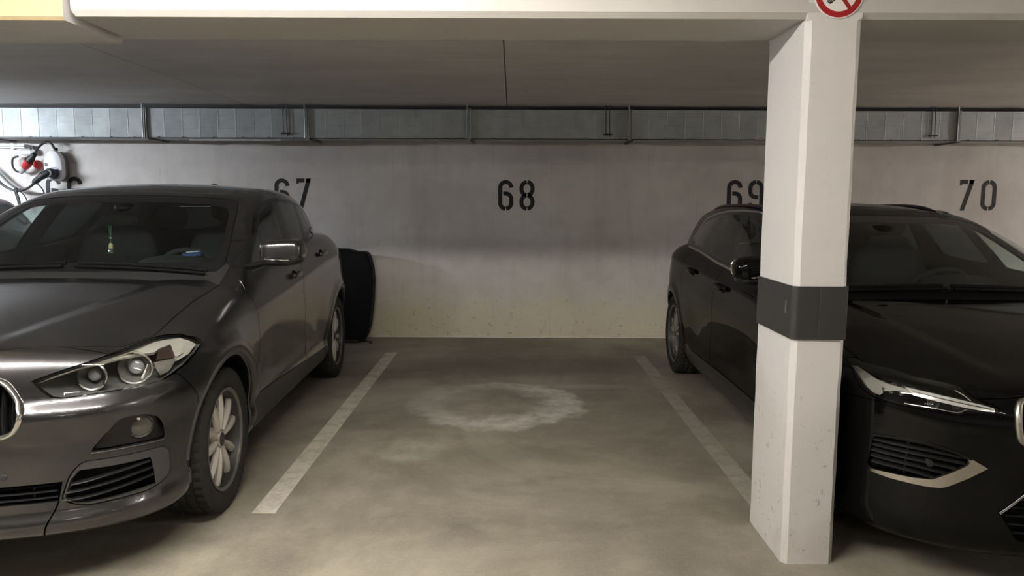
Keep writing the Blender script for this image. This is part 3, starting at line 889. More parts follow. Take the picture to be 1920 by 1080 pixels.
def make_seat(name, parent, x, y, z, wd, m, rest_h=.62, headrest=True, lean=.30):
    bm = superell((x, y - .02, z), (wd / 2, .27, .09), 3.2)
    s = obj(name, bm, m, parent, 60)
    M = Matrix.Translation((x, y + .22, z + .04)) @ Matrix.Rotation(-lean, 4, 'X')
    link_bm('seat_back', superell((0, 0, rest_h / 2), (wd / 2, .07, rest_h / 2 + .02), 3.4, M=M), m, s)
    if headrest:
        link_bm('headrest', superell((0, -.01, rest_h + .14), (.135, .055, .095), 3.0, M=M), m, s)
        for q in (-.06, .06):
            bm = bmesh.new(); add_tube(bm, [M @ Vector((q, 0, rest_h - .02)), M @ Vector((q, 0, rest_h + .1))], .007, 8)
            obj('headrest_post', bm, M_CHROME, s, True)
    return s
def link_bm(name, bm, m, parent, ang=60): return obj(name, bm, m, parent, ang)
def make_cabin(parent, yd, zd, xs, y_seat, z_seat, y_rear, wd, lhd=1, wheel_r=.185, dash_front=None):
    """dashboard, steering wheel, seats and floor seen through the glass"""
    y0 = dash_front if dash_front else yd - .42
    prof = [(y0, zd - .02), (yd - .14, zd + .005), (yd - .05, zd), (yd, zd - .04), (yd + .02, zd - .14), (yd - .04, zd - .30), (yd + .02, zd - .42), (y0, zd - .42)]
    bm = bmesh.new(); add_prism(bm, rpoly(prof, .03, 3), 'x', -wd, wd)
    d = obj('dashboard', bm, M_INNER, parent, 30)
    link_bm('instrument_hood', superell((xs * lhd, yd - .06, zd), (.20, .16, .055), 2.6), M_INNER, d)
    M = Matrix.Translation((xs * lhd, yd + .16, zd - .09)) @ Matrix.Rotation(R_(-64), 4, 'X')
    bm = bmesh.new(); add_tube(bm, [M @ Vector((wheel_r * math.cos(2 * math.pi * k / 36), wheel_r * math.sin(2 * math.pi * k / 36), 0)) for k in range(36)], .016, 8, closed=True)
    sw = obj('steering_wheel', bm, M_INNER, parent, True)
    link_bm('wheel_boss', superell((0, 0, -.02), (.085, .07, .035), 2.4, M=M), M_PLAST, sw)
    for a in (0, math.pi, -math.pi / 2):
        bm = bmesh.new(); add_tube(bm, [M @ Vector((.06 * math.cos(a), .06 * math.sin(a), -.015)), M @ Vector(((wheel_r - .01) * math.cos(a), (wheel_r - .01) * math.sin(a), 0))], .014, 6)
        obj('wheel_spoke', bm, M_PLAST, sw, True)
    bm = bmesh.new(); add_tube(bm, [M @ Vector((0, 0, -.03)), M @ Vector((0, 0, -.28))], .03, 10)
    obj('steering_column', bm, M_PLAST, sw, True)
    for sx in (-1, 1): make_seat('front_seat', parent, sx * xs, y_seat, z_seat, .52, M_SEAT)
    b = make_seat('rear_bench', parent, 0, y_rear, z_seat + .02, 1.28, M_SEAT, .56, False, .38)
    M = Matrix.Translation((0, y_rear + .22, z_seat + .06)) @ Matrix.Rotation(-.38, 4, 'X')
    for sx in (-.38, .38): link_bm('rear_headrest', superell((sx, 0, .68), (.125, .05, .085), 3.0, M=M), M_SEAT, b)

def patch3(S, name, pts, sx, depth, th, m, parent):
    """panel following skin points (mirrored by sx), set depth below the skin"""
    P = np.array(pts, float); g = grad(S.F, P); g /= np.linalg.norm(g, axis=1, keepdims=True)
    A = P - g * depth; B = A - g * th
    bm = bmesh.new(); va = [bm.verts.new((sx * x, y, z)) for x, y, z in A]; vb = [bm.verts.new((sx * x, y, z)) for x, y, z in B]; n = len(va)
    fa = bm.faces.new(va); fb = bm.faces.new(vb[::-1])
    for k in range(n): bm.faces.new((va[k], vb[k], vb[(k + 1) % n], va[(k + 1) % n]))
    bmesh.ops.triangulate(bm, faces=[fa, fb])
    return obj(name, bm, m, parent, 30)
# ------------------------------------------------------------------ grey compact SUV, built part by part
M_GREY = m_paint('mineral_grey_paint', (.050, .050, .053), .9, .29, dust=.14)
M_CLAD = mat('grey_sill_plastic', (.042, .040, .038), .6)
M_AMB = mat('side_reflector_smoke', (.045, .028, .022), .2, coat=.6)
M_CHR2 = mat('lamp_chrome', (.80, .79, .76), .18, 1.0)
M_DULL = mat('lamp_grey', (.13, .128, .12), .4, .1)
M_LENS = mat('lamp_lens', (.32, .33, .33), .08, .2, coat=1)
M_RIM = mat('dusty_silver_alloy', (.56, .53, .48), .42, .35)

def lamp_bowl(parent, name, c, d, r, depth, m_in, ring=True, lens=True, parts=None):
    """reflector bowl facing direction d with a clear projector lens inside"""
    q = Vector(d).to_track_quat('Z', 'Y').to_matrix().to_4x4(); M = Matrix.Translation(c) @ q
    bm = bmesh.new(); add_lathe(bm, [(r, 0), (r * .99, -.004), (r * .86, -depth * .45), (r * .6, -depth), (0, -depth)], 28, M)
    b = obj(name, bm, m_in, parent, 50)
    if lens:
        bm = bmesh.new(); add_lathe(bm, [(0, -depth * .25), (r * .25, -depth * .29), (r * .45, -depth * .45), (r * .5, -depth * .75)], 24, M)
        obj('projector_lens', bm, M_LENS, b, 60)
    if ring:
        bm = bmesh.new()
        pts = [M @ Vector((r * 1.0 * math.cos(R_(a)), r * 1.0 * math.sin(R_(a)), .004)) for a in range(-150, 91, 15)]
        add_tube(bm, pts, .0045, 6); obj('light_ring', bm, M_CHR2, b, True)
    return b

def make_bmw(pose):
    S = Shell(bmw_F, (-1.02, -.95, .1), (1.02, 3.7, 1.65), .0165, .018)
    car = thing('car', 'dark grey compact SUV parked on the left facing the camera, dusty paint', 'car', (pose[0], pose[1], 0), pose[2])
    PM = [M_GREY, M_INNER, M_PLAST]
    fin = lambda me, n, m=PM, p=car, lab=None: S.finish(me, n, m, p, lab)
    # ---- windscreen with its black border
    half = [(.02, 1.449), (.20, 1.446), (.37, 1.440), (.52, 1.428), (.604, 1.412), (.632, 1.362), (.702, 1.171), (.722, 1.09), (.70, 1.060), (.49, 1.066), (.26, 1.069), (.02, 1.070)]
    ws = [p for p in half] + [(-u, w) for u, w in half[::-1]]
    inn = [(.02, 1.412), (.25, 1.408), (.45, 1.397), (.57, 1.378), (.605, 1.34), (.67, 1.165), (.678, 1.115), (.65, 1.10), (.4, 1.10), (.02, 1.10)]
    ins = inn + [(-u, w) for u, w in inn[::-1]]
    me = S.take([ws], 'y', .2, 1.36, .003)
    glass = S.sub(me, [ins], 'y', .1, 1.5, 'INTERSECT'); frit = S.sub(me, [ins], 'y', .1, 1.5)
    w = fin(glass, 'windscreen', [G_WIND, G_WIND, M_TRIM]); fin(frit, 'windscreen_border', [M_TRIM, M_INNER, M_TRIM], w)
    # ---- side glass
    dlo = [(.555, 1.078), (.80, 1.196), (1.00, 1.312), (1.095, 1.352), (1.285, 1.398), (1.573, 1.432), (1.90, 1.433), (2.22, 1.417), (2.52, 1.388), (2.68, 1.345), (2.70, 1.30), (2.56, 1.222), (2.084, 1.166), (1.678, 1.118), (1.0, 1.072), (.62, 1.050)]
    wins = [('front_door_window', [(.66, 1.085), (.80, 1.178), (.90, 1.245), (1.074, 1.328), (1.259, 1.376), (1.546, 1.412), (1.375, 1.125), (1.0, 1.09)]),
            ('rear_door_window', [(1.734, 1.414), (2.193, 1.398), (1.960, 1.168), (1.681, 1.138), (1.575, 1.128)]),
            ('quarter_window', [(2.30, 1.390), (2.54, 1.362), (2.62, 1.325), (2.60, 1.29), (2.50, 1.232), (2.10, 1.185)])]
    for s in (1, -1):
        a, b = sorted((s * .45, s * 1.05))
        me = S.take([rpoly(dlo, .02, 2)], 'x', a, b, .002)
        for n, p in wins:
            p = rpoly(p, .018, 2)
            g = S.sub(me, [p], 'x', a, b, 'INTERSECT'); me = S.sub(me, [p], 'x', a, b)
            fin(g, n, [G_SIDE, G_SIDE, M_TRIM] if n[0] == 'f' else [G_PRIV, G_PRIV, M_TRIM])
        fin(me, 'window_frame', [M_TRIM, M_INNER, M_TRIM])
    # ---- rear window and lights
    me = S.take([rpoly([(-.56, 1.12), (.56, 1.12), (.50, 1.37), (-.50, 1.37)], .05)], 'y', 2.9, 3.7, .003); fin(me, 'rear_window', [G_PRIV, G_PRIV, M_TRIM])
    M_RED = mat('rear_lamp_red', (.25, .01, .01), .15, coat=1)
    for s in (1, -1):
        p = [(.38, .80), (.98, .80), (.98, .97), (.52, .94), (.38, .88)]
        me = S.take([p if s > 0 else mirror_pts(p)], 'y', 2.95, 3.7, .003); fin(me, 'rear_lamp', [M_RED, M_RED, M_RED])
    # ---- bonnet and cowl
    hb = [(0, -.716), (.20, -.715), (.35, -.703), (.44, -.667), (.577, -.610), (.697, -.540), (.738, -.36), (.731, -.162), (.723, .112), (.735, .33), (.744, .40), (.69, .425), (.45, .355), (.2, .325), (0, .32)]
    hood = hb + [(-u, w) for u, w in hb[1:-1][::-1]]
    me = S.take([hood], 'z', .8, 1.2, .0045); fin(me, 'bonnet')
    cb = [(0, .326), (.2, .331), (.45, .361), (.69, .431), (.745, .405), (.752, .58), (.60, .58), (0, .50)]
    me = S.take([cb + [(-u, w) for u, w in cb[1:-1][::-1]]], 'z', .95, 1.12, .001); fin(me, 'cowl_panel', [M_PLAST, M_PLAST, M_PLAST])
    for s, x0, x1 in ((1, .66, .04), (1, -.02, -.62)):
        pts = [(x0 + (x1 - x0) * t, .395 + .09 * abs(x0 + (x1 - x0) * t) ** 2 + .02) for t in np.linspace(0, 1, 9)]
        wp = skin_tube(S, 'wiper_arm', pts, 'z', 2.0, .018, .008, .012, M_BLACK, car, up=(0, 0, 1))
        pts = [(u, v + .035) for u, v in pts]
        skin_tube(S, 'wiper_blade', pts, 'z', 2.0, .012, .010, .007, M_BLACK, wp, up=(0, 0, 1))
    # ---- headlamps
    hl = [(.487, .784), (.517, .750), (.545, .727), (.575, .721), (.678, .725), (.777, .726), (.830, .729), (.853, .743), (.872, .763), (.882, .792), (.880, .822), (.857, .843), (.811, .864), (.780, .869), (.750, .870), (.732, .866), (.711, .858), (.654, .838), (.603, .823), (.549, .806)]
    for s in (1, -1):
        P = hl if s > 0 else mirror_pts(hl)
        me = S.take([P], 'y', -.9, -.20, .0035); lens = fin(me, 'headlamp', [G_LAMP, G_LAMP, G_LAMP])
        # bucket behind the lens
        c = Vector((s * .70, -.47, .79))
        rim = S.on(grow(P, .004), 'y', -1.2, -.022)
        rim = [p if p.y < -.19 else Vector((p.x, -.19, p.z)) for p in rim]
        rings = [rim, [p + Vector((-s * .02, .02, 0)) for p in rim], [p.lerp(c, .18) + Vector((-s * .03, .050, 0)) for p in rim], [p.lerp(c, .5) + Vector((-s * .03, .06, 0)) for p in rim]]
        bm = loft_rings(rings, cap0=False); hb_ = obj('lamp_housing', bm, M_DULL, lens, 40)
        # bright brow strip along the top, widening to the outer corner
        brow = [(0.495, -0.753, 0.778), (0.615, -0.689, 0.819), (0.667, -0.652, 0.829), (0.732, -0.574, 0.847), (0.766, -0.518, 0.850), (0.794, -0.463, 0.847), (0.793, -0.418, 0.853), (0.807, -0.342, 0.856), (0.845, -0.302, 0.840), (0.865, -0.337, 0.814), (0.857, -0.399, 0.801), (0.863, -0.396, 0.784), (0.878, -0.316, 0.800), (0.873, -0.227, 0.828), (0.857, -0.236, 0.843), (0.815, -0.259, 0.866), (0.785, -0.305, 0.870), (0.753, -0.363, 0.871), (0.738, -0.454, 0.865), (0.715, -0.569, 0.857), (0.655, -0.656, 0.834), (0.604, -0.695, 0.818), (0.550, -0.726, 0.801)]
        patch3(S, 'brow_strip', brow, s, .020, .012, mat('brow_strip', (.58, .55, .49), .28, .25, coat=.6), lens)
        refl = [(0.793, -0.418, 0.853), (0.807, -0.342, 0.856), (0.845, -0.302, 0.840), (0.865, -0.337, 0.814), (0.857, -0.399, 0.801), (0.821, -0.485, 0.811)]
        patch3(S, 'side_reflector', refl, s, .026, .01, M_AMB, lens)
        fac = [(0.816, -0.501, 0.802), (0.856, -0.404, 0.798), (0.861, -0.403, 0.784), (0.852, -0.446, 0.752), (0.835, -0.490, 0.744), (0.824, -0.503, 0.769)]
        patch3(S, 'corner_reflector', fac, s, .024, .01, M_CHR2, lens)
        lamp_bowl(lens, 'main_lamp', (s * .742, -.535, .783), (s * .25, -1, 0), .060, .05, mat('bowl_smoke', (.34, .33, .31), .25, .6))
        lamp_bowl(lens, 'main_lamp', (s * .628, -.628, .772), (s * .18, -1, 0), .050, .05, M_DULL)
        for k in range(3):
            bm = bmesh.new(); u = .795 + .018 * k
            q = S.on([(s * u, .745 + .008 * k), (s * (u + .012), .80)], 'y', -1.2, -.035)
            add_tube(bm, q, .004, 6); obj('reflector_rib', bm, M_CHR2, lens, True)
    # ---- twin grille openings
    kid = [(.05, .803), (.30, .800), (.386, .797), (.412, .784), (.436, .757), (.463, .713), (.478, .676), (.476, .655), (.457, .620), (.431, .601), (.395, .592), (.15, .585), (.075, .60), (.045, .66), (.038, .73)]
    for s in (1, -1):
        K = kid if s > 0 else mirror_pts(kid); K = rpoly(K, .02, 2)
        S.take([K], 'y', -.95, -.66, 0, keep=False)
        g = skin_tube(S, 'grille', grow(K, -.006), 'y', -1.2, .004, .018, .011, M_CHROME, car, True, up=(0, -1, 0), seg=12)
        back = S.on(grow(K, .01), 'y', -1.2, -.06)
        bm = bmesh.new(); bm.faces.new([bm.verts.new(p) for p in back]); bmesh.ops.triangulate(bm, faces=bm.faces); obj('grille_backing', bm, M_BLACK, g)
        for k in range(11):
            x = s * (.075 + .036 * k)
            zt, zb = .792, .60
            if abs(x) > .385: zt = .792 - (abs(x) - .385) * 1.15; zb = .60 + max(0, abs(x) - .40) * .7
            q = S.on([(x, zt), (x, (zt + zb) / 2), (x + s * .004, zb)], 'y', -1.2, -.028)
            bm = bmesh.new(); add_tube(bm, q, .006, 8, flat=(.020, .006, (0, 1, 0))); obj('grille_bar', bm, M_TRIM, g, 50)
    # ---- front bumper and its openings
    me = S.take([[(-1.2, .02), (-.30, .02), (-.31, .50), (-.335, .625), (-.42, .728), (-.58, .79), (-.62, .86), (-.70, .95), (-1.2, .95)]], 'x', -1.2, 1.2, .004)
    fog = rpoly([(.655, .515), (.693, .567), (.725, .608), (.755, .622), (.800, .615), (.819, .598), (.828, .564), (.832, .503), (.746, .510)], .012, 2)
    intk = rpoly([(.566, .355), (.590, .430), (.612, .464), (.634, .482), (.831, .470), (.839, .438), (.839, .357), (.823, .331), (.79, .318), (.719, .319), (.640, .319), (.600, .330)], .012, 2)
    hole = [(.572, .356), (.592, .420), (.618, .452), (.800, .443), (.806, .389), (.808, .330), (.719, .326), (.640, .326), (.604, .334)]
    cen = [(-.558, .350), (-.572, .420), (.572, .420), (.558, .350)]
    M_BUMP = [M_GREY, M_PLAST, M_PLAST]
    pcs = []
    for s in (1, -1):
        f = fog if s > 0 else mirror_pts(fog); i = intk if s > 0 else mirror_pts(intk); h = hole if s > 0 else mirror_pts(hole)
        pf = S.sub(me, [f], 'y', -.95, -.40, 'INTERSECT'); me = S.sub(me, [grow(f, .003)], 'y', -.95, -.40)
        pi = S.sub(me, [i], 'y', -.95, -.40, 'INTERSECT'); me = S.sub(me, [grow(i, .003)], 'y', -.95, -.40)
        pi = S.sub(pi, [h], 'y', -.95, -.40)
        pcs.append((s, pf, pi, f, i, h))
    me = S.sub(me, [cen], 'y', -.95, -.60)
    for s in (1, -1):    # joint line in the lower lip
        q = [(s * .556, .352), (s * .560, .348), (s * .478, .15), (s * .472, .15)]
        me = S.sub(me, [q if s > 0 else q[::-1]], 'y', -.95, -.5)
    bump = fin(me, 'front_bumper', M_BUMP)
    for s, pf, pi, f, i, h in pcs:
        o = fin(pf, 'fog_lamp_recess', [M_TRIM, M_PLAST, M_PLAST], bump); o.location = (-s * .008, .028, 0)
        d = Vector((s * .45, -1, .02)).normalized(); c = Vector((s * .772, -.585, .571))
        M = Matrix.Translation(c) @ d.to_track_quat('Z', 'Y').to_matrix().to_4x4()
        bm = bmesh.new(); add_lathe(bm, [(.049, -.03), (.049, .004), (.044, .010), (.040, .006), (.040, -.03)], 32, M); fl = obj('fog_lamp', bm, M_PLAST, bump, 40)
        bm = bmesh.new(); add_lathe(bm, [(0, .012), (.02, .0105), (.04, .004)], 28, M); obj('fog_lens', bm, mat('fog_lens_clouded', (.055, .052, .045), .16, .1, coat=.8), bump, 60)
        o = fin(pi, 'intake_surround', [M_CLAD, M_PLAST, M_PLAST], bump); o.location = (0, .004, 0)
        back = S.on([(s * u, w) for u, w in grow(hole, .02)], 'y', -1.2, -.10)
        bm = bmesh.new(); bm.faces.new([bm.verts.new(p) for p in back]); bmesh.ops.triangulate(bm, faces=bm.faces); obj('intake_backing', bm, M_BLACK, bump)
        for q in ([(.594, .408), (.64, .412), (.70, .421), (.80, .434)], [(.580, .381), (.63, .383), (.70, .391), (.806, .406)], [(.570, .354), (.62, .353), (.70, .360), (.808, .377)]):
            skin_tube(S, 'intake_slat', [(s * u, w - .004) for u, w in q], 'y', -1.2, -.012, .016, .0045, M_TRIM, bump, up=(0, -1, -.15), dense=4)
        skin_tube(S, 'bumper_trim_line', [(s * .655, .508), (s * .74, .505), (s * .832, .497)], 'y', -1.2, .001, .004, .0025, M_CLAD, bump, up=(0, -1, 0), dense=4)
        q = S.on([(s * .40, .455)], 'y', -1.2, .0)[0]
        bm = bmesh.new(); add_lathe(bm, [(0, .004), (.009, .003), (.011, 0)], 16, Matrix.Translation(q) @ Vector((s * .1, -1, 0)).to_track_quat('Z', 'Y').to_matrix().to_4x4()); obj('parking_sensor', bm, M_PLAST, bump, 40)
    for z in (.362, .385, .408):
        skin_tube(S, 'lower_grille_slat', [(x, z) for x in np.linspace(-.555, .555, 23)], 'y', -1.2, -.02, .014, .004, M_TRIM, bump, up=(0, -1, 0))
    for k in range(7):
        x = -.48 + .16 * k; q = S.on([(x, .35), (x, .42)], 'y', -1.2, -.03)
        bm = bmesh.new(); add_tube(bm, q, .005, 6); obj('lower_grille_bar', bm, M_TRIM, bump, True)
    back = S.on([(x, .34) for x in np.linspace(-.58, .58, 13)], 'y', -1.2, -.08); bk2 = [p + Vector((0, 0, .09)) for p in back]
    bm = bmesh.new(); A = [bm.verts.new(p) for p in back]; B = [bm.verts.new(p) for p in bk2]
    for k in range(12): bm.faces.new((A[k], A[k + 1], B[k + 1], B[k]))
    obj('lower_grille_backing', bm, M_BLACK, bump)
    # ---- doors, wings, sills, roof
    fd = [(.52, 1.075), (.487, 1.035), (.470, .972), (.483, .905), (.494, .84), (.492, .70), (.505, .52), (.60, .400), (1.20, .372), (1.675, .350), (1.62, .50), (1.545, .70), (1.475, .86), (1.470, .95), (1.52, 1.02), (1.57, 1.14), (1.58, 1.2), (.7, 1.2)]
    rd = [(1.683, .350), (2.02, .338), (2.10, .45), (2.20, .60), (2.30, .70), (2.42, .765), (2.50, .84), (2.52, .95), (2.50, 1.19), (2.5, 1.3), (1.60, 1.2), (1.577, 1.14), (1.527, 1.02), (1.477, .95), (1.482, .86), (1.552, .70), (1.627, .50)]
    wing = [(-.70, .95), (-.62, .86), (-.58, .79), (-.42, .728), (-.335, .625), (-.31, .50), (-.31, .20), (.50, .20), (.505, .52), (.492, .70), (.494, .84), (.483, .905), (.470, .972), (.487, 1.035), (.515, 1.07), (.49, 1.076), (-.2, 1.076)]
    sill = [(.46, .18), (.50, .37), (.61, .394), (1.2, .366), (2.03, .332), (2.22, .335), (2.24, .18)]
    for s in (1, -1):
        a, b = sorted((s * .60, s * 1.1))
        D = {}
        for n, p, g in (('front_door', fd, .0035), ('rear_door', rd, .0035), ('side_sill', sill, .003)):
            me = S.take([p], 'x', a, b, g)
            D[n] = fin(me, n, [M_CLAD, M_INNER, M_PLAST] if n == 'side_sill' else PM)
        a2, b2 = sorted((s * .53, s * 1.1))
        me = S.take([wing], 'x', a2, b2, .0); fin(me, 'front_wing')
        for n, (y, z) in (('front_door', (1.316, .962)), ('rear_door', (2.105, 1.042))):
            p = S.on([(y, z)], 'x', s * 1.5)[0]
            bm = superell((p.x - s * .012, y - .01, z - .004), (.018, .062, .034), 2.3); obj('handle_cup', bm, M_BLACK, D[n], 60)
            pts = [p + Vector((s * .004, -.095, 0)), p + Vector((s * .022, -.075, .001)), p + Vector((s * .028, 0, .003)), p + Vector((s * .024, .075, .001)), p + Vector((s * .004, .10, 0))]
            bm = bmesh.new(); add_tube(bm, catmull(pts, 5), .014, 10, flat=(.016, .009, (0, 0, 1))); obj('door_handle', bm, M_GREY, D[n], 50)
        # mirror
        M = Matrix.Translation((s * 1.008, .645, 1.150)) @ Matrix.Rotation(s * -.10, 4, 'Z') @ Matrix.Rotation(s * -.05, 4, 'Y')
        bm = superell((0, 0, .004), (.114, .075, .062), 4.2, 44, 24, M=M)
        mr = obj('wing_mirror', bm, M_GREY, car, 60)
        bm = superell((s * -.004, .004, -.045), (.112, .080, .030), 2.6, 28, 12, M=M); obj('mirror_base', bm, M_TRIM, mr, 60)
        bm = bmesh.new(); add_tube(bm, catmull([(s * .815, .625, 1.075), (s * .87, .63, 1.082), (s * .935, .64, 1.098)], 4), .02, 10, flat=(.035, .016, (0, 1, 0))); obj('mirror_arm', bm, M_TRIM, mr, 50)
        bm = superell((0, .082, .002), (.10, .006, .052), 3, M=M); obj('mirror_glass', bm, M_CHROME, mr, 60)
        pts = [(s * .93, .567, 1.118), (s * 1.02, .560, 1.112), (s * 1.10, .60, 1.112)]
        bm = bmesh.new(); add_tube(bm, catmull(pts, 4), .005, 6); obj('turn_signal', bm, M_CHROME, mr, True)
        # thin bright strip under the windows
        pts = [(.62, 1.052), (1.0, 1.074), (1.678, 1.119), (2.084, 1.166), (2.56, 1.222)]
        skin_tube(S, 'waist_moulding', [(u, w - .007) for u, w in pts], 'x', s * 1.5, .001, .006, .005, M_TRIM, car, up=(0, 0, 1), dense=6)
        # black arch edge
        for yw, nm in ((0, 'f'), (2.67, 'r')):
            pts = [(yw + .40 * math.cos(R_(a)), BZW + .40 * math.sin(R_(a))) for a in range(-8, 189, 7)]
            skin_tube(S, 'arch_trim', pts, 'x', s * 1.5, -.002, .013, .006, M_CLAD, car, up=(0, 0, 1))
    rf = [(.02, 1.27), (.30, 1.275), (.50, 1.30), (.535, 1.34), (.548, 1.8), (.52, 2.5), (.47, 2.86), (.02, 2.9)]
    me = S.take([rf + [(-u, w) for u, w in rf[::-1]]], 'z', 1.3, 1.7, .005); fin(me, 'roof')
    bm = superell((0, 2.55, 1.515), (.022, .09, .035), 2.2); obj('roof_aerial', bm, M_GREY, car, 60)
    fin(S.me, 'body_shell')
    # ---- wheels: five pairs of leaf spokes
    kinds = [{'shape': (.022, .040, .045, .020, .010, .0)}]
    at = [(72 * k + d, 0) for k in range(5) for d in (-16, 16)]
    for y, nm in ((0, 0), (2.67, 1)):
        for s in (1, -1):
            make_wheel(car, .334, .225, .229, M_RIM, {'kinds': kinds, 'at': at}, .075, M_PLAST, (s * .792, y, .330), s, R_(8 + 20 * nm), 'wheel')
    # ---- cabin
    make_cabin(car, .93, 1.060, .36, 1.38, .60, 2.18, .70, 1, dash_front=.47)
    bm = superell((0, .98, 1.300), (.115, .03, .036), 2.8); rm = obj('rear_view_mirror', bm, M_BLACK, car, 60)
    bm = superell((0, 1.10, 1.375), (.06, .10, .03), 2.6); obj('mirror_mount', bm, M_BLACK, rm, 60)
    return car
bmw_pose = (-2.206, 3.337, .0395)
suv = make_bmw(bmw_pose)
# ------------------------------------------------------------------ black estate car: body function
v_T = Cv(-.92,.58, -.88,.66, -.85,.715, -.81,.755, -.74,.787, -.5,.835, -.2,.882, .1,.918, .4,.950, .55,.968, .9,.985, 1.2,1.000, 1.8,1.045, 2.3,1.078, 2.7,1.105, 3.1,1.105, 3.5,1.07, 3.85,1.0, 4.0,.9)
v_cr = Cv(-.92,.05, -.6,.055, -.3,.055, 0,.045, .42,.03, .7,.012, 1.0,.004, 2.7,.01, 3.0,.035, 3.3,.075, 3.6,.11, 4.0,.14)
v_W = Cv(-.92,.85, -.6,.885, -.3,.910, 0,.920, .5,.912, 1.3,.908, 2.1,.914, 2.872,.921, 3.1,.900, 3.35,.845, 3.6,.77, 3.8,.69, 4.0,.6)
v_lo = Cv(.08,-.14, .15,-.085, .22,-.045, .28,-.030, .34,-.034, .46,-.018, .58,-.004, .70,0, 1.5,0)
v_up = Cv(-1,0, -.30,0, -.20,-.006, -.11,-.020, -.05,-.040, 0,-.065, .1,-.12)
v_F = Cv(0,-.875, .15,-.872, .3,-.860, .45,-.832, .58,-.782, .68,-.715, .76,-.625, .82,-.52, .87,-.37, .905,-.20, .95,.1)
v_dF = Cv(.08,.14, .15,.07, .20,.015, .26,-.006, .33,0, .45,.006, .56,.006, .64,.008, .71,.022, .76,.045, .82,.09, 1.1,.25)
v_R = Cv(.1,3.70, .25,3.80, .43,3.875, .67,3.89, .86,3.87, 1.0,3.83, 1.15,3.76, 1.5,3.5)
v_Rx = Cv(0,0, .3,.012, .5,.04, .65,.085, .75,.15, .83,.25, .88,.40, .92,.6)
v_Wb = Cv(.3,.80, .7,.838, 1.2,.852, 1.8,.852, 2.3,.836, 2.7,.802, 3.1,.745, 3.5,.68, 3.9,.60)
v_Z = Cv(.8,1.18, 1.0,1.245, 1.2,1.308, 1.4,1.355, 1.6,1.388, 1.85,1.410, 2.1,1.418, 2.5,1.414, 3.0,1.392, 3.4,1.362, 3.8,1.32)
VZW = .325
def est_F(x, y, z):
    ax = np.abs(x)
    tc = v_T(y); cr = v_cr(y)
    T = tc - cr * (ax / .72) ** 2.2
    rx = .34 + .20 * np.clip((y + .85) / 1.3, 0, 1)
    on = sstep(y, -.8, -.5) * (1 - sstep(y, .3, .55))
    T = T + .008 * (sstep(ax, rx - .05, rx + .05) - 1) * on
    rf = np.hypot(y, z - VZW); rr = np.hypot(y - 2.872, z - VZW)
    arch = np.minimum(rf, rr)
    W = v_W(y) + v_lo(z) + v_up(z - (tc - cr))
    W = W + .012 * gauss(arch - .40, .04) * sstep(z, .2, .4)
    W = W - .014 * gauss(z - .55, .12) * sstep(y, .45, .8) * (1 - sstep(y, 2.0, 2.4))
    W = W + .008 * gauss(z - (.88 + .03 * y), .04) * sstep(y, .1, .6)
    side = ax - W
    front = (v_F(ax) + v_dF(z) - y) * .85
    rear = y - (v_R(z) - v_Rx(ax))
    L = smax(z - T, side, .06)
    L = smax(L, front, .04)
    L = smax(L, rear * .9, .06)
    bot = np.interp(y, [-.95, -.7, -.45, 3.0, 3.8], [.150, .155, .165, .165, .24]) - z
    L = smax(L, bot, .03)
    dz = z - 1.0
    Wg = v_Wb(y) - .30 * dz - .50 * np.maximum(dz, 0) ** 2
    yy = y - .25 * ax ** 2 - .46
    ws = (z - (.962 + .515 * yy - .085 * yy * np.abs(yy))) * .88
    rg = (z - (1.02 + (3.86 - .20 * ax ** 2 - y) * 1.05)) * .69
    roof = z - (v_Z(y) + .006 - .035 * (ax / .6) ** 2.2)
    G = smax(ax - Wg, roof, .07)
    G = smax(G, ws, .035)
    G = smax(G, rg, .05)
    G = smax(smax(G, .90 - z, .02), y - 3.80, .02)
    B = smin(L, G, .02)
    well = np.maximum(arch - .362, .55 - ax)
    return smax(B, -well, .012)
# ------------------------------------------------------------------ black estate car, built part by part
M_BLK = m_paint('black_paint', (.003, .003, .0032), .0, .4, coat=.5)
M_DRL = mat('running_light_bar', (.78, .77, .74), .18, .35, coat=1)
M_TEE = mat('lamp_wing_grey', (.42, .40, .36), .3, .6, coat=1)
M_ALU = mat('brushed_trim', (.58, .55, .50), .30, 1.0)
M_RIM2 = mat('diamond_cut_alloy', (.52, .51, .50), .22, .95)

def skin_patch(S, name, pts, ax, start, off, th, m, parent, lim=None):
    P = S.on(pts, ax, start, off)
    if lim: P = [Vector((p.x, min(p.y, lim), p.z)) for p in P]
    d = {'y': Vector((0, 1 if start < 0 else -1, 0)), 'x': Vector((-1 if start > 0 else 1, 0, 0)), 'z': Vector((0, 0, -1))}[ax] * th
    bm = bmesh.new(); A = [bm.verts.new(p) for p in P]; B = [bm.verts.new(p + d) for p in P]; n = len(P)
    fa = bm.faces.new(A); fb = bm.faces.new(B[::-1])
    for k in range(n): bm.faces.new((A[k], B[k], B[(k + 1) % n], A[(k + 1) % n]))
    bmesh.ops.triangulate(bm, faces=[fa, fb])
    return obj(name, bm, m, parent, 40)

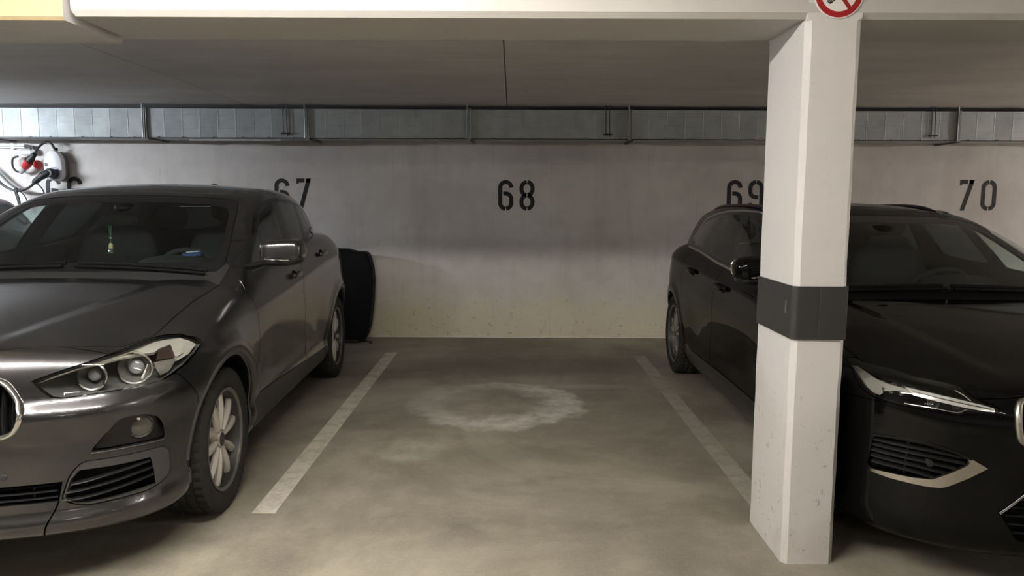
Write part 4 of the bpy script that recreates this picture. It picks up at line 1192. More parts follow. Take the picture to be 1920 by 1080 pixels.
def skin_strip(S, name, up, lo, ax, start, off, th, m, parent, n=26, k=4):
    """band between two curves, every point of it dropped on the skin"""
    def rs(c):
        c = [Vector(p) for p in c]; L = [0]
        for a, b in zip(c, c[1:]): L.append(L[-1] + (b - a).length)
        return [(float(np.interp(t * L[-1], L, [p.x for p in c])), float(np.interp(t * L[-1], L, [p.y for p in c]))) for t in np.linspace(0, 1, n)]
    U, W = rs(up), rs(lo); rows = []
    for j in range(k):
        f = j / (k - 1); rows.append(S.on([(u[0] * (1 - f) + w[0] * f, u[1] * (1 - f) + w[1] * f) for u, w in zip(U, W)], ax, start, off))
    d = Vector((0, th, 0)); bm = bmesh.new()
    V = [[bm.verts.new(p) for p in r] for r in rows]; V = [[bm.verts.new(p + d) for p in rows[0]]] + V + [[bm.verts.new(p + d) for p in rows[-1]]]
    for A, B in zip(V, V[1:]):
        for i in range(n - 1): bm.faces.new((A[i], A[i + 1], B[i + 1], B[i]))
    for i in (0, -1): bm.faces.new([r[i] for r in V])
    return obj(name, bm, m, parent, 40)

def make_estate(pose):
    S = Shell(est_F, (-1.02, -.98, .06), (1.02, 4.1, 1.5), .017, .018)
    car = thing('car', 'glossy black estate car parked behind the column, facing the camera', 'car', (pose[0], pose[1], 0), pose[2])
    PM = [M_BLK, M_INNER, M_PLAST]
    fin = lambda me, n, m=PM, p=car, lab=None: S.finish(me, n, m, p, lab)
    sym = lambda h: h + [(-u, w) for u, w in h[::-1]]
    # ---- glass
    ws = [(.02, 1.343), (.20, 1.341), (.40, 1.334), (.55, 1.320), (.612, 1.300), (.66, 1.235), (.735, 1.06), (.752, 1.008), (.70, .975), (.50, .972), (.26, .972), (.02, .972)]
    me = S.take([sym(ws)], 'y', .2, 1.55, .003)
    inn = [(.02, 1.305), (.40, 1.296), (.555, 1.28), (.60, 1.25), (.69, 1.06), (.69, 1.03), (.60, 1.005), (.02, 1.0)]
    g = S.sub(me, [sym(inn)], 'y', .1, 1.7, 'INTERSECT'); fr = S.sub(me, [sym(inn)], 'y', .1, 1.7)
    w = fin(g, 'windscreen', [G_WIND, G_WIND, M_TRIM]); fin(fr, 'windscreen_border', [M_TRIM, M_INNER, M_TRIM], w)
    dlo = [(.60, 1.012), (.90, 1.158), (1.10, 1.248), (1.35, 1.325), (1.606, 1.355), (1.785, 1.361), (2.055, 1.355), (2.42, 1.332), (2.79, 1.283), (3.00, 1.115), (2.92, 1.096), (2.21, 1.057), (1.671, 1.023), (1.216, 1.006), (.80, .996)]
    wins = [('front_door_window', [(.72, 1.025), (.93, 1.14), (1.12, 1.225), (1.36, 1.300), (1.60, 1.335), (1.305, 1.028), (1.0, 1.012)]),
            ('rear_door_window', [(2.135, 1.332), (1.785, 1.343), (1.680, 1.342), (1.455, 1.040), (1.70, 1.045), (1.995, 1.066)]),
            ('quarter_window', [(2.265, 1.322), (2.52, 1.296), (2.745, 1.262), (2.94, 1.115), (2.80, 1.103), (2.28, 1.078)])]
    for s in (1, -1):
        a, b = sorted((s * .45, s * 1.05))
        me = S.take([rpoly(dlo, .02, 2)], 'x', a, b, .002)
        for n, p in wins:
            p = rpoly(p, .014, 2)
            gq = S.sub(me, [p], 'x', a, b, 'INTERSECT'); me = S.sub(me, [p], 'x', a, b)
            fin(gq, n, [G_SIDE, G_SIDE, M_TRIM] if n[0] == 'f' else [G_DARK, G_DARK, M_TRIM])
        fin(me, 'window_frame', [M_TRIM, M_INNER, M_TRIM])
        ch = grow(dlo, .004); ch = ch[3:] + []
        skin_tube(S, 'window_chrome', [tuple(p) for p in rpoly(ch, .05, 4)[5:-5]], 'x', s * 1.5, .001, .009, .005, M_ALU, car, False, up=(0, 0, 1), dense=2)
    me = S.take([rpoly([(-.60, 1.04), (.60, 1.04), (.52, 1.27), (-.52, 1.27)], .05)], 'y', 3.2, 4.1, .003); fin(me, 'rear_window', [G_DARK, G_DARK, M_TRIM])
    M_RED = mat('rear_lamp_red', (.25, .01, .01), .15, coat=1)
    for s in (1, -1):
        p = [(.70, .72), (.98, .72), (.98, .98), (.80, .98), (.78, .80), (.70, .78)]
        me = S.take([p if s > 0 else mirror_pts(p)], 'y', 3.35, 4.1, .003); fin(me, 'rear_lamp', [M_RED, M_RED, M_RED])
    # ---- bonnet, cowl, wipers
    hb = [(0, -.80), (.30, -.79), (.44, -.765), (.56, -.70), (.655, -.60), (.70, -.50), (.77, -.40), (.775, -.1), (.77, .15), (.775, .38), (.76, .47), (.5, .41), (.2, .385), (0, .38)]
    me = S.take([hb + [(-u, w) for u, w in hb[1:-1][::-1]]], 'z', .73, 1.06, .004); fin(me, 'bonnet')
    cb = [(0, .386), (.2, .391), (.5, .416), (.76, .476), (.778, .40), (.785, .60), (.6, .60), (0, .52)]
    me = S.take([cb + [(-u, w) for u, w in cb[1:-1][::-1]]], 'z', .88, 1.0, .001); fin(me, 'cowl_panel', [M_BLACK, M_BLACK, M_BLACK])
    for x0, x1 in ((-.60, .02), (.66, -.30 + .36)):
        pts = [(x0 + (x1 - x0) * t, .475 + .10 * abs(x0 + (x1 - x0) * t) ** 2) for t in np.linspace(0, 1, 9)]
        wp = skin_tube(S, 'wiper_arm', pts, 'z', 2.0, .016, .008, .012, M_BLACK, car, up=(0, 0, 1))
        skin_tube(S, 'wiper_blade', [(u, v + .035) for u, v in pts], 'z', 2.0, .012, .010, .007, M_BLACK, wp, up=(0, 0, 1))
    # ---- headlamps with a bright lying T
    hl = [(.803, .790), (.784, .792), (.751, .788), (.680, .783), (.655, .778), (.626, .773), (.575, .766), (.556, .762), (.541, .738), (.484, .717), (.469, .707), (.475, .695), (.513, .690), (.548, .683), (.580, .676), (.666, .677), (.739, .678), (.777, .685), (.794, .687), (.815, .703), (.824, .735), (.822, .768)]
    for s in (1, -1):
        q = lambda pts: [(s * u, v) for u, v in pts]
        P = hl if s < 0 else hl
        P = q(hl)
        me = S.take([P], 'y', -.95, -.34, .0035); lens = fin(me, 'headlamp', [G_LAMP, G_LAMP, M_BLACK])
        c = Vector((s * .66, -.52, .73)); rim = S.on(grow(P, .004), 'y', -1.2, -.022); rim = [p if p.y < -.33 else Vector((p.x, -.33, p.z)) for p in rim]
        rings = [rim, [p + Vector((-s * .02, .035, 0)) for p in rim], [p.lerp(c, .15) + Vector((-s * .03, .08, 0)) for p in rim], [p.lerp(c, .5) + Vector((-s * .03, .10, 0)) for p in rim]]
        obj('lamp_housing', loft_rings(rings, cap0=False), mat('lamp_black', (.010, .010, .011), .25, .0, coat=.5), lens, 40)
        tee = [(.803, .784), (.786, .786), (.776, .765), (.760, .753), (.708, .744), (.700, .727), (.735, .728), (.780, .727), (.778, .706), (.786, .694), (.800, .697), (.812, .712), (.818, .738), (.816, .765)]
        skin_patch(S, 'lamp_wing', q(tee), 'y', -1.2, -.022, .02, M_TEE, lens, -.35)
        skin_strip(S, 'running_light', q([(.712, .748), (.650, .742), (.587, .733), (.511, .719), (.480, .710)]), q([(.704, .723), (.650, .7135), (.591, .705), (.513, .697), (.480, .697)]), 'y', -1.2, -.012, .02, M_DRL, lens)
        skin_tube(S, 'running_light_edge', q([(.70, .7365), (.587, .7205), (.49, .7065)]), 'y', -1.2, -.010, .003, .002, M_CHR2, lens, up=(0, -1, 0), dense=4)
        skin_tube(S, 'lamp_edge', q([(.728, .684), (.666, .686), (.600, .682), (.583, .684), (.560, .697)]), 'y', -1.2, -.018, .004, .003, M_CHR2, lens, up=(0, -1, 0), dense=4)
        skin_tube(S, 'lamp_edge', q([(.571, .761), (.556, .748), (.543, .732)]), 'y', -1.2, -.014, .005, .003, M_CHR2, lens, up=(0, -1, 0), dense=3)
        for k in range(4):
            u = .745 - .022 * k
            cc = S.on(q([(u, .772 - .002 * k)]), 'y', -1.2, -.045)[0]
            lamp_bowl(lens, 'lamp_element', cc, (s * .2, -1, 0), .013, .02, M_CHR2, False)
        for k in range(2):
            u = .655 - .075 * k; cc = S.on(q([(u, .704 - .004 * k)]), 'y', -1.2, -.045)[0]
            lamp_bowl(lens, 'main_lamp', cc, (s * .12, -1, 0), .021, .03, M_DULL, False)
        for k in range(2):
            u = .765 - .024 * k; cc = S.on(q([(u, .716)]), 'y', -1.2, -.04)[0]
            lamp_bowl(lens, 'turn_lamp', cc, (s * .3, -1, 0), .008, .015, M_CHR2, False)
    # ---- grille
    G = [(.05, .748), (.30, .747), (.385, .743), (.410, .734), (.421, .70), (.423, .653), (.415, .606), (.399, .592), (.30, .575), (.05, .568)]
    G = rpoly(sym(G), .012, 2)
    S.take([G], 'y', -.98, -.70, 0, keep=False)
    gr = skin_tube(S, 'grille', grow(G, -.006), 'y', -1.2, .004, .013, .012, M_ALU, car, True, up=(0, -1, 0), seg=12)
    back = S.on(grow(G, .01), 'y', -1.2, -.06)
    bm = bmesh.new(); bm.faces.new([bm.verts.new(p) for p in back]); bmesh.ops.triangulate(bm, faces=bm.faces); obj('grille_backing', bm, M_BLACK, gr)
    for k in range(21):
        x = -.39 + .039 * k; zt = .735 if abs(x) < .39 else .725
        skin_tube(S, 'grille_bar', [(x, zt), (x, .66), (x, .59)], 'y', -1.2, -.028, .014, .004, M_TRIM, gr, up=(0, 1, 0))
    # ---- bumper, C-shaped trims, lower grille
    me = S.take([[(-1.2, .02), (-.31, .02), (-.32, .55), (-.40, .665), (-.60, .672), (-.79, .74), (-.80, .80), (-1.2, .85)]], 'x', -1.2, 1.2, .0035)
    cop = [(.790, .535), (.748, .545), (.671, .549), (.582, .532), (.540, .508), (.640, .424), (.783, .409), (.800, .415)]
    cop = rpoly(cop, .012, 2)
    cen = [(.46, .345), (.40, .40), (.36, .455), (-.36, .455), (-.40, .40), (-.46, .345), (-.40, .245), (.40, .245)]
    pan = []
    for s in (1, -1):
        C = cop if s > 0 else mirror_pts(cop)
        pan.append((s, S.sub(me, [C], 'y', -.98, -.46, 'INTERSECT'))); me = S.sub(me, [C], 'y', -.98, -.46)
    me = S.sub(me, [cen], 'y', -.98, -.6)
    bump = fin(me, 'front_bumper')
    for s, pm in pan:
        q = lambda pts: [(s * u, v) for u, v in pts]
        o = fin(pm, 'intake_backing', [M_BLACK, M_BLACK, M_BLACK], bump); o.location = (0, .05, 0)
        for k, (z0, z1, u0, u1) in enumerate(((.523, .522, .795, .56), (.502, .500, .797, .56), (.480, .477, .797, .585), (.458, .453, .796, .612), (.436, .430, .794, .64))):
            skin_tube(S, 'intake_slat', q([(u0, z0), ((u0 + u1) / 2, (z0 + z1) / 2 + .006), (u1, z1)]), 'y', -1.2, -.014, .013, .004, mat('slat_plastic', (.010, .010, .010), .5, spec=.25), bump, up=(0, -1, -.2), dense=4)
        skin_tube(S, 'intake_post', q([(.715, .545), (.722, .42)]), 'y', -1.2, -.022, .006, .006, M_TRIM, bump)
        qs = S.on(q([(.655, .482)]), 'y', -1.2, -.004)[0]
        bm = bmesh.new(); add_lathe(bm, [(0, .006), (.011, .005), (.014, -.02)], 16, Matrix.Translation(qs) @ Vector((s * .3, -1, 0)).to_track_quat('Z', 'Y').to_matrix().to_4x4()); obj('parking_sensor', bm, M_PLAST, bump, 40)
        skin_strip(S, 'bumper_trim', q([(.790, .406), (.751, .412), (.700, .417), (.645, .426), (.590, .468), (.548, .503), (.556, .530)]), q([(.790, .396), (.751, .393), (.656, .396), (.622, .401), (.602, .412), (.545, .455), (.497, .496)]), 'y', -1.2, .004, .012, M_ALU, bump)
        skin_tube(S, 'intake_lip', q([(.79, .541), (.748, .551), (.671, .555), (.60, .544), (.545, .520)]), 'y', -1.2, .001, .009, .004, M_TRIM, bump, up=(0, -1, 0), dense=4)
        skin_tube(S, 'lower_chrome', q([(.456, .340), (.42, .375), (.383, .415)]), 'y', -1.2, .004, .006, .004, M_CHROME, bump, up=(0, -1, 0), dense=3)
    for z in (.27, .30, .33, .36, .39, .42):
        w_ = .40 + min(z - .245, .1) * .5 if z < .35 else .44 - (z - .345) * .7
        skin_tube(S, 'lower_grille_slat', [(x, z) for x in np.linspace(-w_, w_, 17)], 'y', -1.2, -.022, .010, .004, M_TRIM, bump, up=(0, -1, 0))
    back = S.on([(x, .245) for x in np.linspace(-.46, .46, 13)], 'y', -1.2, -.09); bm = bmesh.new(); A = [bm.verts.new(p) for p in back]; B = [bm.verts.new(p + Vector((0, 0, .22))) for p in back]
    for k in range(12): bm.faces.new((A[k], A[k + 1], B[k + 1], B[k]))
    obj('lower_grille_backing', bm, M_BLACK, bump)
    # ---- doors, wings, sills
    fd = [(.47, 1.0), (.455, .95), (.47, .86), (.475, .60), (.50, .42), (.56, .345), (1.2, .335), (1.685, .325), (1.66, .46), (1.565, .60), (1.535, .72), (1.53, .82), (1.50, .92), (1.46, 1.03), (1.46, 1.1), (.6, 1.1)]
    rd = [(1.692, .325), (2.22, .315), (2.30, .40), (2.395, .515), (2.44, .62), (2.485, .75), (2.50, .86), (2.46, 1.00), (2.44, 1.2), (1.466, 1.1), (1.466, 1.03), (1.507, .92), (1.537, .82), (1.542, .72), (1.572, .60), (1.667, .46)]
    wing = [(-.80, .80), (-.79, .74), (-.60, .672), (-.40, .665), (-.32, .55), (-.315, .16), (.46, .16), (.475, .60), (.47, .86), (.455, .95), (.47, 1.0), (.50, .985), (-.2, .985)]
    sill = [(.44, .12), (.47, .33), (.56, .338), (1.2, .328), (2.22, .308), (2.40, .31), (2.42, .12)]
    for s in (1, -1):
        a, b = sorted((s * .60, s * 1.1)); D = {}
        for n, p, gp in (('front_door', fd, .0035), ('rear_door', rd, .0035), ('side_sill', sill, .003)):
            me = S.take([p], 'x', a, b, gp); D[n] = fin(me, n, [M_TRIM, M_INNER, M_PLAST] if n == 'side_sill' else PM)
        a2, b2 = sorted((s * .55, s * 1.1))
        me = S.take([wing], 'x', a2, b2, .0); fin(me, 'front_wing')
        for n, (y, z) in (('front_door', (1.335, .888)), ('rear_door', (2.163, .918))):
            p = S.on([(y, z)], 'x', s * 1.5)[0]
            bm = superell((p.x - s * .010, y - .01, z - .006), (.016, .062, .034), 2.3); obj('handle_cup', bm, M_BLACK, D[n], 60)
            pts = [p + Vector((s * .004, -.095, 0)), p + Vector((s * .024, -.075, .001)), p + Vector((s * .030, 0, .003)), p + Vector((s * .024, .085, .001)), p + Vector((s * .004, .11, 0))]
            bm = bmesh.new(); add_tube(bm, catmull(pts, 5), .014, 10, flat=(.017, .010, (0, 0, 1))); obj('door_handle', bm, M_BLK, D[n], 50)
        M = Matrix.Translation((s * .948, .53, 1.075)) @ Matrix.Rotation(s * -.08, 4, 'Z')
        mr = obj('wing_mirror', superell((0, 0, 0), (.098, .085, .068), 2.8, 32, 18, M=M), M_BLK, car, 60)
        obj('mirror_base', superell((s * -.01, .004, -.05), (.098, .078, .030), 2.6, 28, 12, M=M), M_TRIM, mr, 60)
        bm = bmesh.new(); add_tube(bm, catmull([(s * .875, .56, .945), (s * .895, .545, .985), (s * .925, .535, 1.03)], 4), .02, 10, flat=(.045, .018, (0, 1, 0))); obj('mirror_arm', bm, M_TRIM, mr, 50)
        obj('mirror_glass', superell((0, .082, .002), (.09, .006, .052), 3, M=M), M_CHROME, mr, 60)
        bm = bmesh.new(); add_tube(bm, catmull([(s * .88, .455, 1.045), (s * .955, .447, 1.040), (s * 1.028, .49, 1.042)], 4), .005, 6); obj('turn_signal', bm, M_CHROME, mr, True)
        # roof rail
        ry = np.linspace(1.62, 3.05, 12); rx_ = np.interp(ry, [1.6, 2.2, 3.1], [.545, .56, .535])
        base = S.on(list(zip(s * rx_, ry)), 'z', 2.0, .0)
        pts = [p + Vector((0, 0, .012 * min(1, i / 1.2, (11 - i) / 1.2) - .004)) for i, p in enumerate(base)]
        bm = bmesh.new(); add_tube(bm, catmull(pts, 3), .011, 10, flat=(.012, .010, (0, 0, 1))); obj('roof_rail', bm, M_TRIM, car, 50)
        for yw in (0, 2.872):
            pts = [(yw + .372 * math.cos(R_(t)), VZW + .372 * math.sin(R_(t))) for t in range(-8, 189, 7)]
            skin_tube(S, 'arch_trim', pts, 'x', s * 1.5, -.002, .010, .005, M_TRIM, car, up=(0, 0, 1))
    rf = [(.02, 1.36), (.30, 1.365), (.50, 1.39), (.525, 1.43), (.53, 2.2), (.51, 2.9), (.49, 3.35), (.02, 3.4)]
    me = S.take([sym(rf)], 'z', 1.2, 1.6, .004); fin(me, 'roof')
    obj('roof_aerial', superell((0, 3.1, 1.415), (.022, .09, .032), 2.2), M_BLK, car, 60)
    fin(S.me, 'body_shell')
    kinds = [{'shape': (.024, .034, .03, .024, .006, 0)}, {'shape': (.012, .02, .03, .055, .004, 0)}]
    at = [(72 * k + d, 0) for k in range(5) for d in (-11, 11)]
    for y in (0, 2.872):
        for s in (1, -1):
            make_wheel(car, .331, .235, .234, M_RIM2, {'kinds': kinds, 'at': at}, .088, M_TRIM, (s * .790, y, .327), s, R_(0), 'wheel')
    make_cabin(car, 1.03, .955, .37, 1.50, .50, 2.36, .72, 1, dash_front=.50)
    rm = obj('rear_view_mirror', superell((0, 1.07, 1.200), (.115, .03, .034), 2.8), M_BLACK, car, 60)
    obj('mirror_mount', superell((0, 1.21, 1.265), (.07, .10, .028), 2.6), M_BLACK, rm, 60)
    return car
estate = make_estate((2.19, 3.36, -.022))
# ------------------------------------------------------------------ no-smoking sign at the head of the column
M_SIGNW = mat('sign_white', (.82, .81, .78), .35, coat=.3); M_SIGNR = mat('sign_red', (.36, .012, .016), .35, coat=.3); M_SIGNK = mat('sign_black', (.012, .012, .014), .4)
sg = thing('no_smoking_sign', 'round no smoking sign with a red ring at the head of the column', 'sign', (1.1815, 2.8370, 2.178))
RY = Matrix.Rotation(math.pi / 2, 4, 'X')
bm = bmesh.new(); add_lathe(bm, [(0, .003), (.0895, .003), (.091, .002), (.091, -.001), (0, -.001)], 64, RY); obj('plate', bm, M_SIGNW, sg)
bm = bmesh.new(); add_lathe(bm, [(.066, .0030), (.066, .0040), (.0865, .0040), (.0865, .0030), (.066, .0030)], 64, RY); obj('red_ring', bm, M_SIGNR, sg)
M = Matrix.Rotation(R_(45), 4, 'Y')
bm = bmesh.new(); add_box(bm, (0, -.0046, 0), (.014, .0010, .136), Matrix.Rotation(R_(-45 + 8), 4, 'Y')); obj('red_bar', bm, M_SIGNR, sg)
Q = Matrix.Rotation(R_(-42), 4, 'Y')
def flat(pts, y, h, name, m):
    bm = bmesh.new(); add_prism(bm, pts, 'y', y, y - h)
    for v in bm.verts: v.co = Q @ v.co
    return obj(name, bm, m, sg)
flat(rpoly([(-.052, -.0105), (.030, -.0105), (.030, .0105), (-.052, .0105)], [.010, .001, .001, .010], 5), -.0030, .0010, 'cigarette', M_SIGNK)
flat([(-.036, -.0105), (-.0345, -.0105), (-.0345, .0105), (-.036, .0105)], -.0040, .0003, 'ash_line', M_SIGNW)
for k in range(5):
    a = .6 + k * 1.25; cx, cz = -.043 + .0045 * math.cos(a * 2), .006 * math.sin(a * 1.7)
    flat([(cx + .0016 * math.cos(t), cz + .0016 * math.sin(t)) for t in np.linspace(0, 2 * math.pi, 7)[:-1]], -.0040, .0003, 'ember_dot', M_SIGNW)
sm = [(-.050, .018), (-.044, .028), (-.052, .038), (-.046, .048)]
bm = bmesh.new(); add_tube(bm, [Q @ Vector((x, -.0034, z)) for x, z in [tuple(p[:2]) for p in catmull([(u, w, 0) for u, w in sm], 4)]], .0025, 6); obj('smoke_curl', bm, M_SIGNK, sg, True)

# ------------------------------------------------------------------ dark soft bag against the wall behind the grey car
M_BAG = mat('bag_fabric', (.003, .0036, .0046), .8, spec=.25)
bg = thing('storage_bag', 'tall soft dark navy bag standing against the wall behind the grey car', 'bag', (-1.66, 7.56, 0))
out = [(-.30, .012), (-.05, .008), (.10, .004), (.165, .02), (.19, .06), (.225, .16), (.258, .42), (.270, .62), (.262, .75), (.235, .86), (.215, .905), (.19, .918), (.09, .922), (.02, .945), (-.10, .948), (-.30, .95)]
fr = rpoly(out, .02, 2)
def wob(p, s, d): return (p[0] * s + (1 - s) * -.03, d, .01 + (p[1] - .01) * (1 - (1 - s) * .35))
rings = [[wob(p, .86, -.085) for p in fr], [wob(p, .965, -.075) for p in fr], [wob(p, 1, -.045) for p in fr], [wob(p, 1, .06) for p in fr], [wob(p, .97, .13) for p in fr], [wob(p, .9, .15) for p in fr]]
body = obj('bag_body', loft_rings(rings), M_BAG, bg, 40)
M_BAGT = mat('bag_binding', (.012, .013, .015), .6)
bm = bmesh.new(); add_tube(bm, [wob(p, 1.002, -.048) for p in fr[4:-2]], .006, 6); obj('piping', bm, M_BAGT, bg, True)
bm = bmesh.new(); add_box(bm, (.215, -.02, .885), (.03, .05, .02), bev=.006); obj('corner_tab', bm, M_BAGT, bg)
bm = bmesh.new(); add_box(bm, (-.02, -.09, .022), (.28, .02, .03), bev=.008); obj('base_strip', bm, M_BAGT, bg)
pts = catmull([(.14, -.04, .02), (.20, -.06, .014), (.245, -.07, .012), (.25, -.10, .008), (.235, -.12, .006)], 5)
bm = bmesh.new(); add_tube(bm, pts, .005, 6); obj('drawcord', bm, M_BAGT, bg, True)

# ------------------------------------------------------------------ wall charger, plugs and cables in the left corner
M_WB = mat('charger_white', (.72, .72, .74), .35, coat=.3); M_WBG = mat('charger_grey', (.16, .16, .17), .5); M_CAB = mat('cable_black', (.016, .016, .018), .5)
M_BLUE = mat('charger_lit_ring', (.16, .17, .32), .3)
wbx = thing('wall_charger', 'white rounded wall charger with a black plug in it, on the wall at the left', 'charger', (-4.638, WY, 1.765))
shape = rpoly([(-.092, -.10), (-.075, -.135), (-.03, -.15), (.03, -.15), (.075, -.135), (.092, -.10), (.092, .06), (.06, .12), (.03, .15), (-.03, .15), (-.06, .12), (-.092, .06)], .03, 3)
bm = bmesh.new(); add_prism(bm, grow(shape, -.004), 'y', 0, -.075); obj('back_box', bm, M_WBG, wbx, 40)
rings = [[(x, -.070, z) for x, z in shape], [(x, -.115, z) for x, z in shape], [(x * .97, -.130, z * .97) for x, z in shape], [(x * .85, -.138, z * .85) for x, z in shape]]
obj('front_cover', loft_rings(rings), M_WB, wbx, 40)
bm = bmesh.new(); add_lathe(bm, [(.034, -.002), (.034, .006), (.058, .006), (.060, -.002)], 32, Matrix.Translation((.012, -.139, -.075)) @ RY); obj('socket_ring', bm, M_BLUE, wbx, 40)
bm = bmesh.new(); add_box(bm, (-.06, -.139, .01), (.026, .004, .03), bev=.004); obj('indicator', bm, M_SIGNK, wbx)
bm = bmesh.new(); add_lathe(bm, [(0, .03), (.013, .03), (.018, .018), (.018, 0), (0, 0)], 14, Matrix.Translation((.025, -.10, .15))); obj('cable_gland', bm, M_CAB, wbx, 40)
# charging plug and its hanging cable
cp = thing('charging_cable', 'black charging plug in the wall charger with its cable sagging off to the left', 'cable', (-4.63, 7.66, 1.69))
bm = bmesh.new(); add_lathe(bm, [(0, .06), (.036, .06), (.044, .05), (.046, 0), (.040, -.02), (0, -.02)], 24, Matrix.Translation((.004, -.02, -.002)) @ RY); pl = obj('plug_head', bm, M_CAB, cp, 40)
bm = bmesh.new(); add_tube(bm, catmull([(.0, -.06, 0), (-.06, -.075, -.035), (-.135, -.06, -.085), (-.16, -.05, -.10)], 5), [.036] * 6 + [.030] * 6 + [.022] * 4, 12); obj('plug_handle', bm, M_CAB, cp, 50)
pts = catmull([(-.15, -.05, -.095), (-.22, -.02, -.14), (-.33, .02, -.175), (-.44, .05, -.172), (-.54, .05, -.12), (-.62, .05, -.03), (-.72, .04, .08), (-.85, .02, .16)], 8)
bm = bmesh.new(); add_tube(bm, pts, .013, 8); obj('cable', bm, M_CAB, cp, True)
pts = catmull([(-.345, .02, -.17), (-.41, .06, -.155), (-.50, .08, -.10), (-.58, .09, -.02), (-.66, .09, .05)], 8)
bm = bmesh.new(); add_tube(bm, pts, .011, 8); obj('cable_return', bm, mat('cable_grey', (.10, .10, .105), .5), cp, True)
pts = catmull([(-.395, .03, -.15), (-.40, .035, -.20), (-.385, .04, -.27), (-.38, .05, -.36)], 6)
bm = bmesh.new(); add_tube(bm, pts, .014, 8, flat=(.018, .006, (1, 0, 0))); obj('strap', bm, M_CAB, cp, True)
pts = catmull([(-.39, .02, -.165), (-.34, .03, -.20), (-.305, .04, -.26), (-.30, .05, -.36)], 6)
bm = bmesh.new(); add_tube(bm, pts, .005, 8); obj('strap_cord', bm, M_CAB, cp, True)
pts = catmull([(-.135, -.05, -.10), (-.13, .03, -.16), (-.125, .06, -.24), (-.12, .07, -.36)], 6)
bm = bmesh.new(); add_tube(bm, pts, .006, 8); obj('strap_cord', bm, M_CAB, cp, True)
# red industrial socket and plug
rp = thing('industrial_plug', 'red industrial plug and socket hanging beside the white wall charger', 'plug', (-4.905, 7.70, 1.775))
M_REDP = mat('plug_red', (.42, .02, .025), .4); M_GRY = mat('gland_grey', (.40, .40, .41), .5)
ax_ = Vector((.62, -.25, .55)).normalized(); Mq = Matrix.Translation((0, 0, 0)) @ ax_.to_track_quat('Z', 'Y').to_matrix().to_4x4()
bm = bmesh.new(); add_lathe(bm, [(0, -.05), (.030, -.05), (.038, -.03), (.042, .035), (.047, .04), (.047, .055), (0, .055)], 24, Mq); obj('red_body', bm, M_REDP, rp, 40)
bm = bmesh.new(); add_lathe(bm, [(0, -.135), (.014, -.135), (.020, -.12), (.024, -.095), (.030, -.09), (.030, -.05), (0, -.05)], 16, Mq); obj('cable_gland', bm, M_GRY, rp, 40)
bm = bmesh.new(); add_lathe(bm, [(0, .055), (.040, .055), (.040, .085), (.028, .11), (.022, .16), (0, .16)], 20, Mq); obj('plug_grip', bm, M_CAB, rp, 40)
M2 = Matrix.Translation((.125, -.02, -.005)) @ Vector((.75, -.45, .2)).to_track_quat('Z', 'Y').to_matrix().to_4x4()
bm = bmesh.new(); add_lathe(bm, [(0, -.006), (.046, -.006), (.048, .004), (.040, .012), (0, .014)], 24, M2); obj('socket_lid', bm, M_REDP, rp, 40)
pts = catmull([Vector((.10, -.04, .09)), (.14, -.03, .16), (.185, -.02, .205), (.235, -.015, .222), (.275, -.015, .20), (.292, -.005, .155)], 7)
bm = bmesh.new(); add_tube(bm, pts, .012, 8); obj('charger_lead', bm, M_CAB, rp, True)
pts = catmull([Vector((-.085, .03, -.075)), (-.13, .03, -.068), (-.17, .04, -.02), (-.175, .05, .05), (-.15, .055, .075), (-.12, .06, .084)], 7)
bm = bmesh.new(); add_tube(bm, pts, .010, 8); obj('supply_lead', bm, M_CAB, rp, True)
# grey wall socket box behind it and the conduits that feed it
sb = thing('socket_box', 'small grey socket box on the wall above the red plug', 'box', (-4.92, WY, 1.90))
bm = bmesh.new(); add_box(bm, (0, -.03, 0), (.15, .06, .06), bev=.010, seg=2); obj('box_body', bm, M_GRY, sb, 40)
bm = bmesh.new(); add_box(bm, (-.02, -.062, .0), (.10, .006, .035), bev=.002); obj('box_lid', bm, mat('lid_grey', (.55, .55, .56), .45), sb)
for k, (xa, xb) in enumerate(((-.04, .005), (.0, .035))):
    pts = catmull([(xa - .02, -.03, .062 - .004 * k), (xa + .012, -.032, .062), (xb, -.034, .052), (xb + .004, -.03, .028)], 6)
    bm = bmesh.new(); add_tube(bm, pts, .011, 8); obj('feed_cable', bm, mat('cable_grey', (.10, .10, .105), .5), sb, True)
cdt = thing('conduit', 'pair of white conduit tubes on the wall above the socket box', 'conduit', (-5.9, 7.79, 1.962))
for k in range(2):
    bm = bmesh.new(); add_tube(bm, [(-1.2, 0, -.012 + .024 * k), (.93, 0, -.012 + .024 * k)], .0105, 10); obj('tube', bm, M_PVC, cdt, True)
bm = bmesh.new(); add_box(bm, (.80, .012, 0), (.03, .03, .062), bev=.004); obj('clip', bm, M_PVC, cdt)

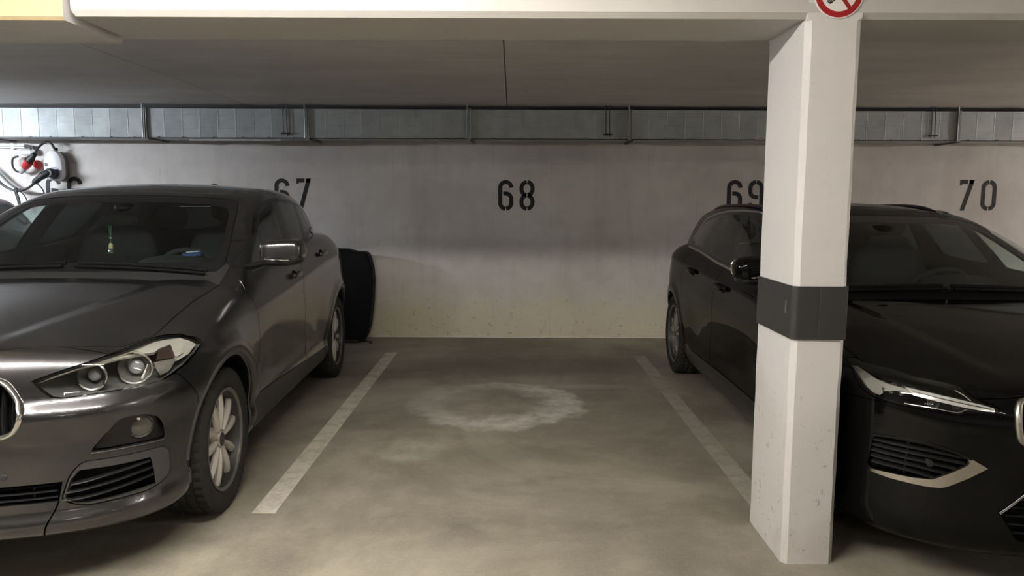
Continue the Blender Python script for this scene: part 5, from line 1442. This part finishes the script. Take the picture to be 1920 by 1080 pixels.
# ------------------------------------------------------------------ small things in the grey car
pw = Matrix.Translation((bmw_pose[0], bmw_pose[1], 0)) @ Matrix.Rotation(bmw_pose[2], 4, 'Z')
p0 = pw @ Vector((-.032, .935, 1.280))
pd = thing('hanging_charm', 'small green-corded charm with a glass bead hanging from the mirror of the grey car', 'charm', p0)
M_GRN = mat('charm_cord', (.06, .22, .12), .6)
for s in (-1, 1):
    bm = bmesh.new(); add_tube(bm, [(s * .007, 0, 0), (s * .005, 0, -.03), (0, 0, -.072)], .0018, 6); obj('cord', bm, M_GRN, pd, True)
bm = bmesh.new(); add_lathe(bm, [(0, .004), (.006, .003), (.006, -.003), (0, -.004)], 10, Matrix.Translation((0, 0, -.072))); obj('knot', bm, M_SIGNW, pd, True)
bm = bmesh.new(); add_tube(bm, [(0, 0, -.076), (0, 0, -.104)], .0026, 6); obj('cord', bm, M_GRN, pd, True)
bm = bmesh.new(); add_lathe(bm, [(0, 0), (.008, -.001), (.012, -.012), (.012, -.03), (0, -.032)], 12, Matrix.Translation((0, 0, -.102))); obj('tassel_cap', bm, mat('charm_yellow', (.62, .54, .26), .5), pd, 40)
bm = bmesh.new(); bmesh.ops.create_icosphere(bm, subdivisions=2, radius=.018)
for v in bm.verts: v.co.z -= .148
obj('bead', bm, mat('bead_glass', (.30, .32, .30), .08, .6, coat=1), pd)
p1 = pw @ Vector((.45, .865, 1.113))
pk = thing('packet', 'blue and white packet lying on the dashboard of the grey car', 'packet', p1, bmw_pose[2])
bm = bmesh.new(); add_box(bm, (0, 0, .006), (.105, .06, .026), Matrix.Rotation(R_(-6), 4, 'Y'), bev=.006); obj('wrapper', bm, mat('packet_blue', (.05, .08, .22), .35), pk)
bm = bmesh.new(); add_box(bm, (.008, -.008, .022), (.07, .035, .006), Matrix.Rotation(R_(-6), 4, 'Y'), bev=.002); obj('label_strip', bm, M_SIGNW, pk)

# ------------------------------------------------------------------ the car in the next bay, nose to the wall, barely in view
ev = dup(suv); ev.location = (-5.16, 4.02, 0); ev.rotation_euler = (0, 0, 0)
tag(ev, 'dark car at the far left edge, mostly hidden behind the grey SUV', 'car')
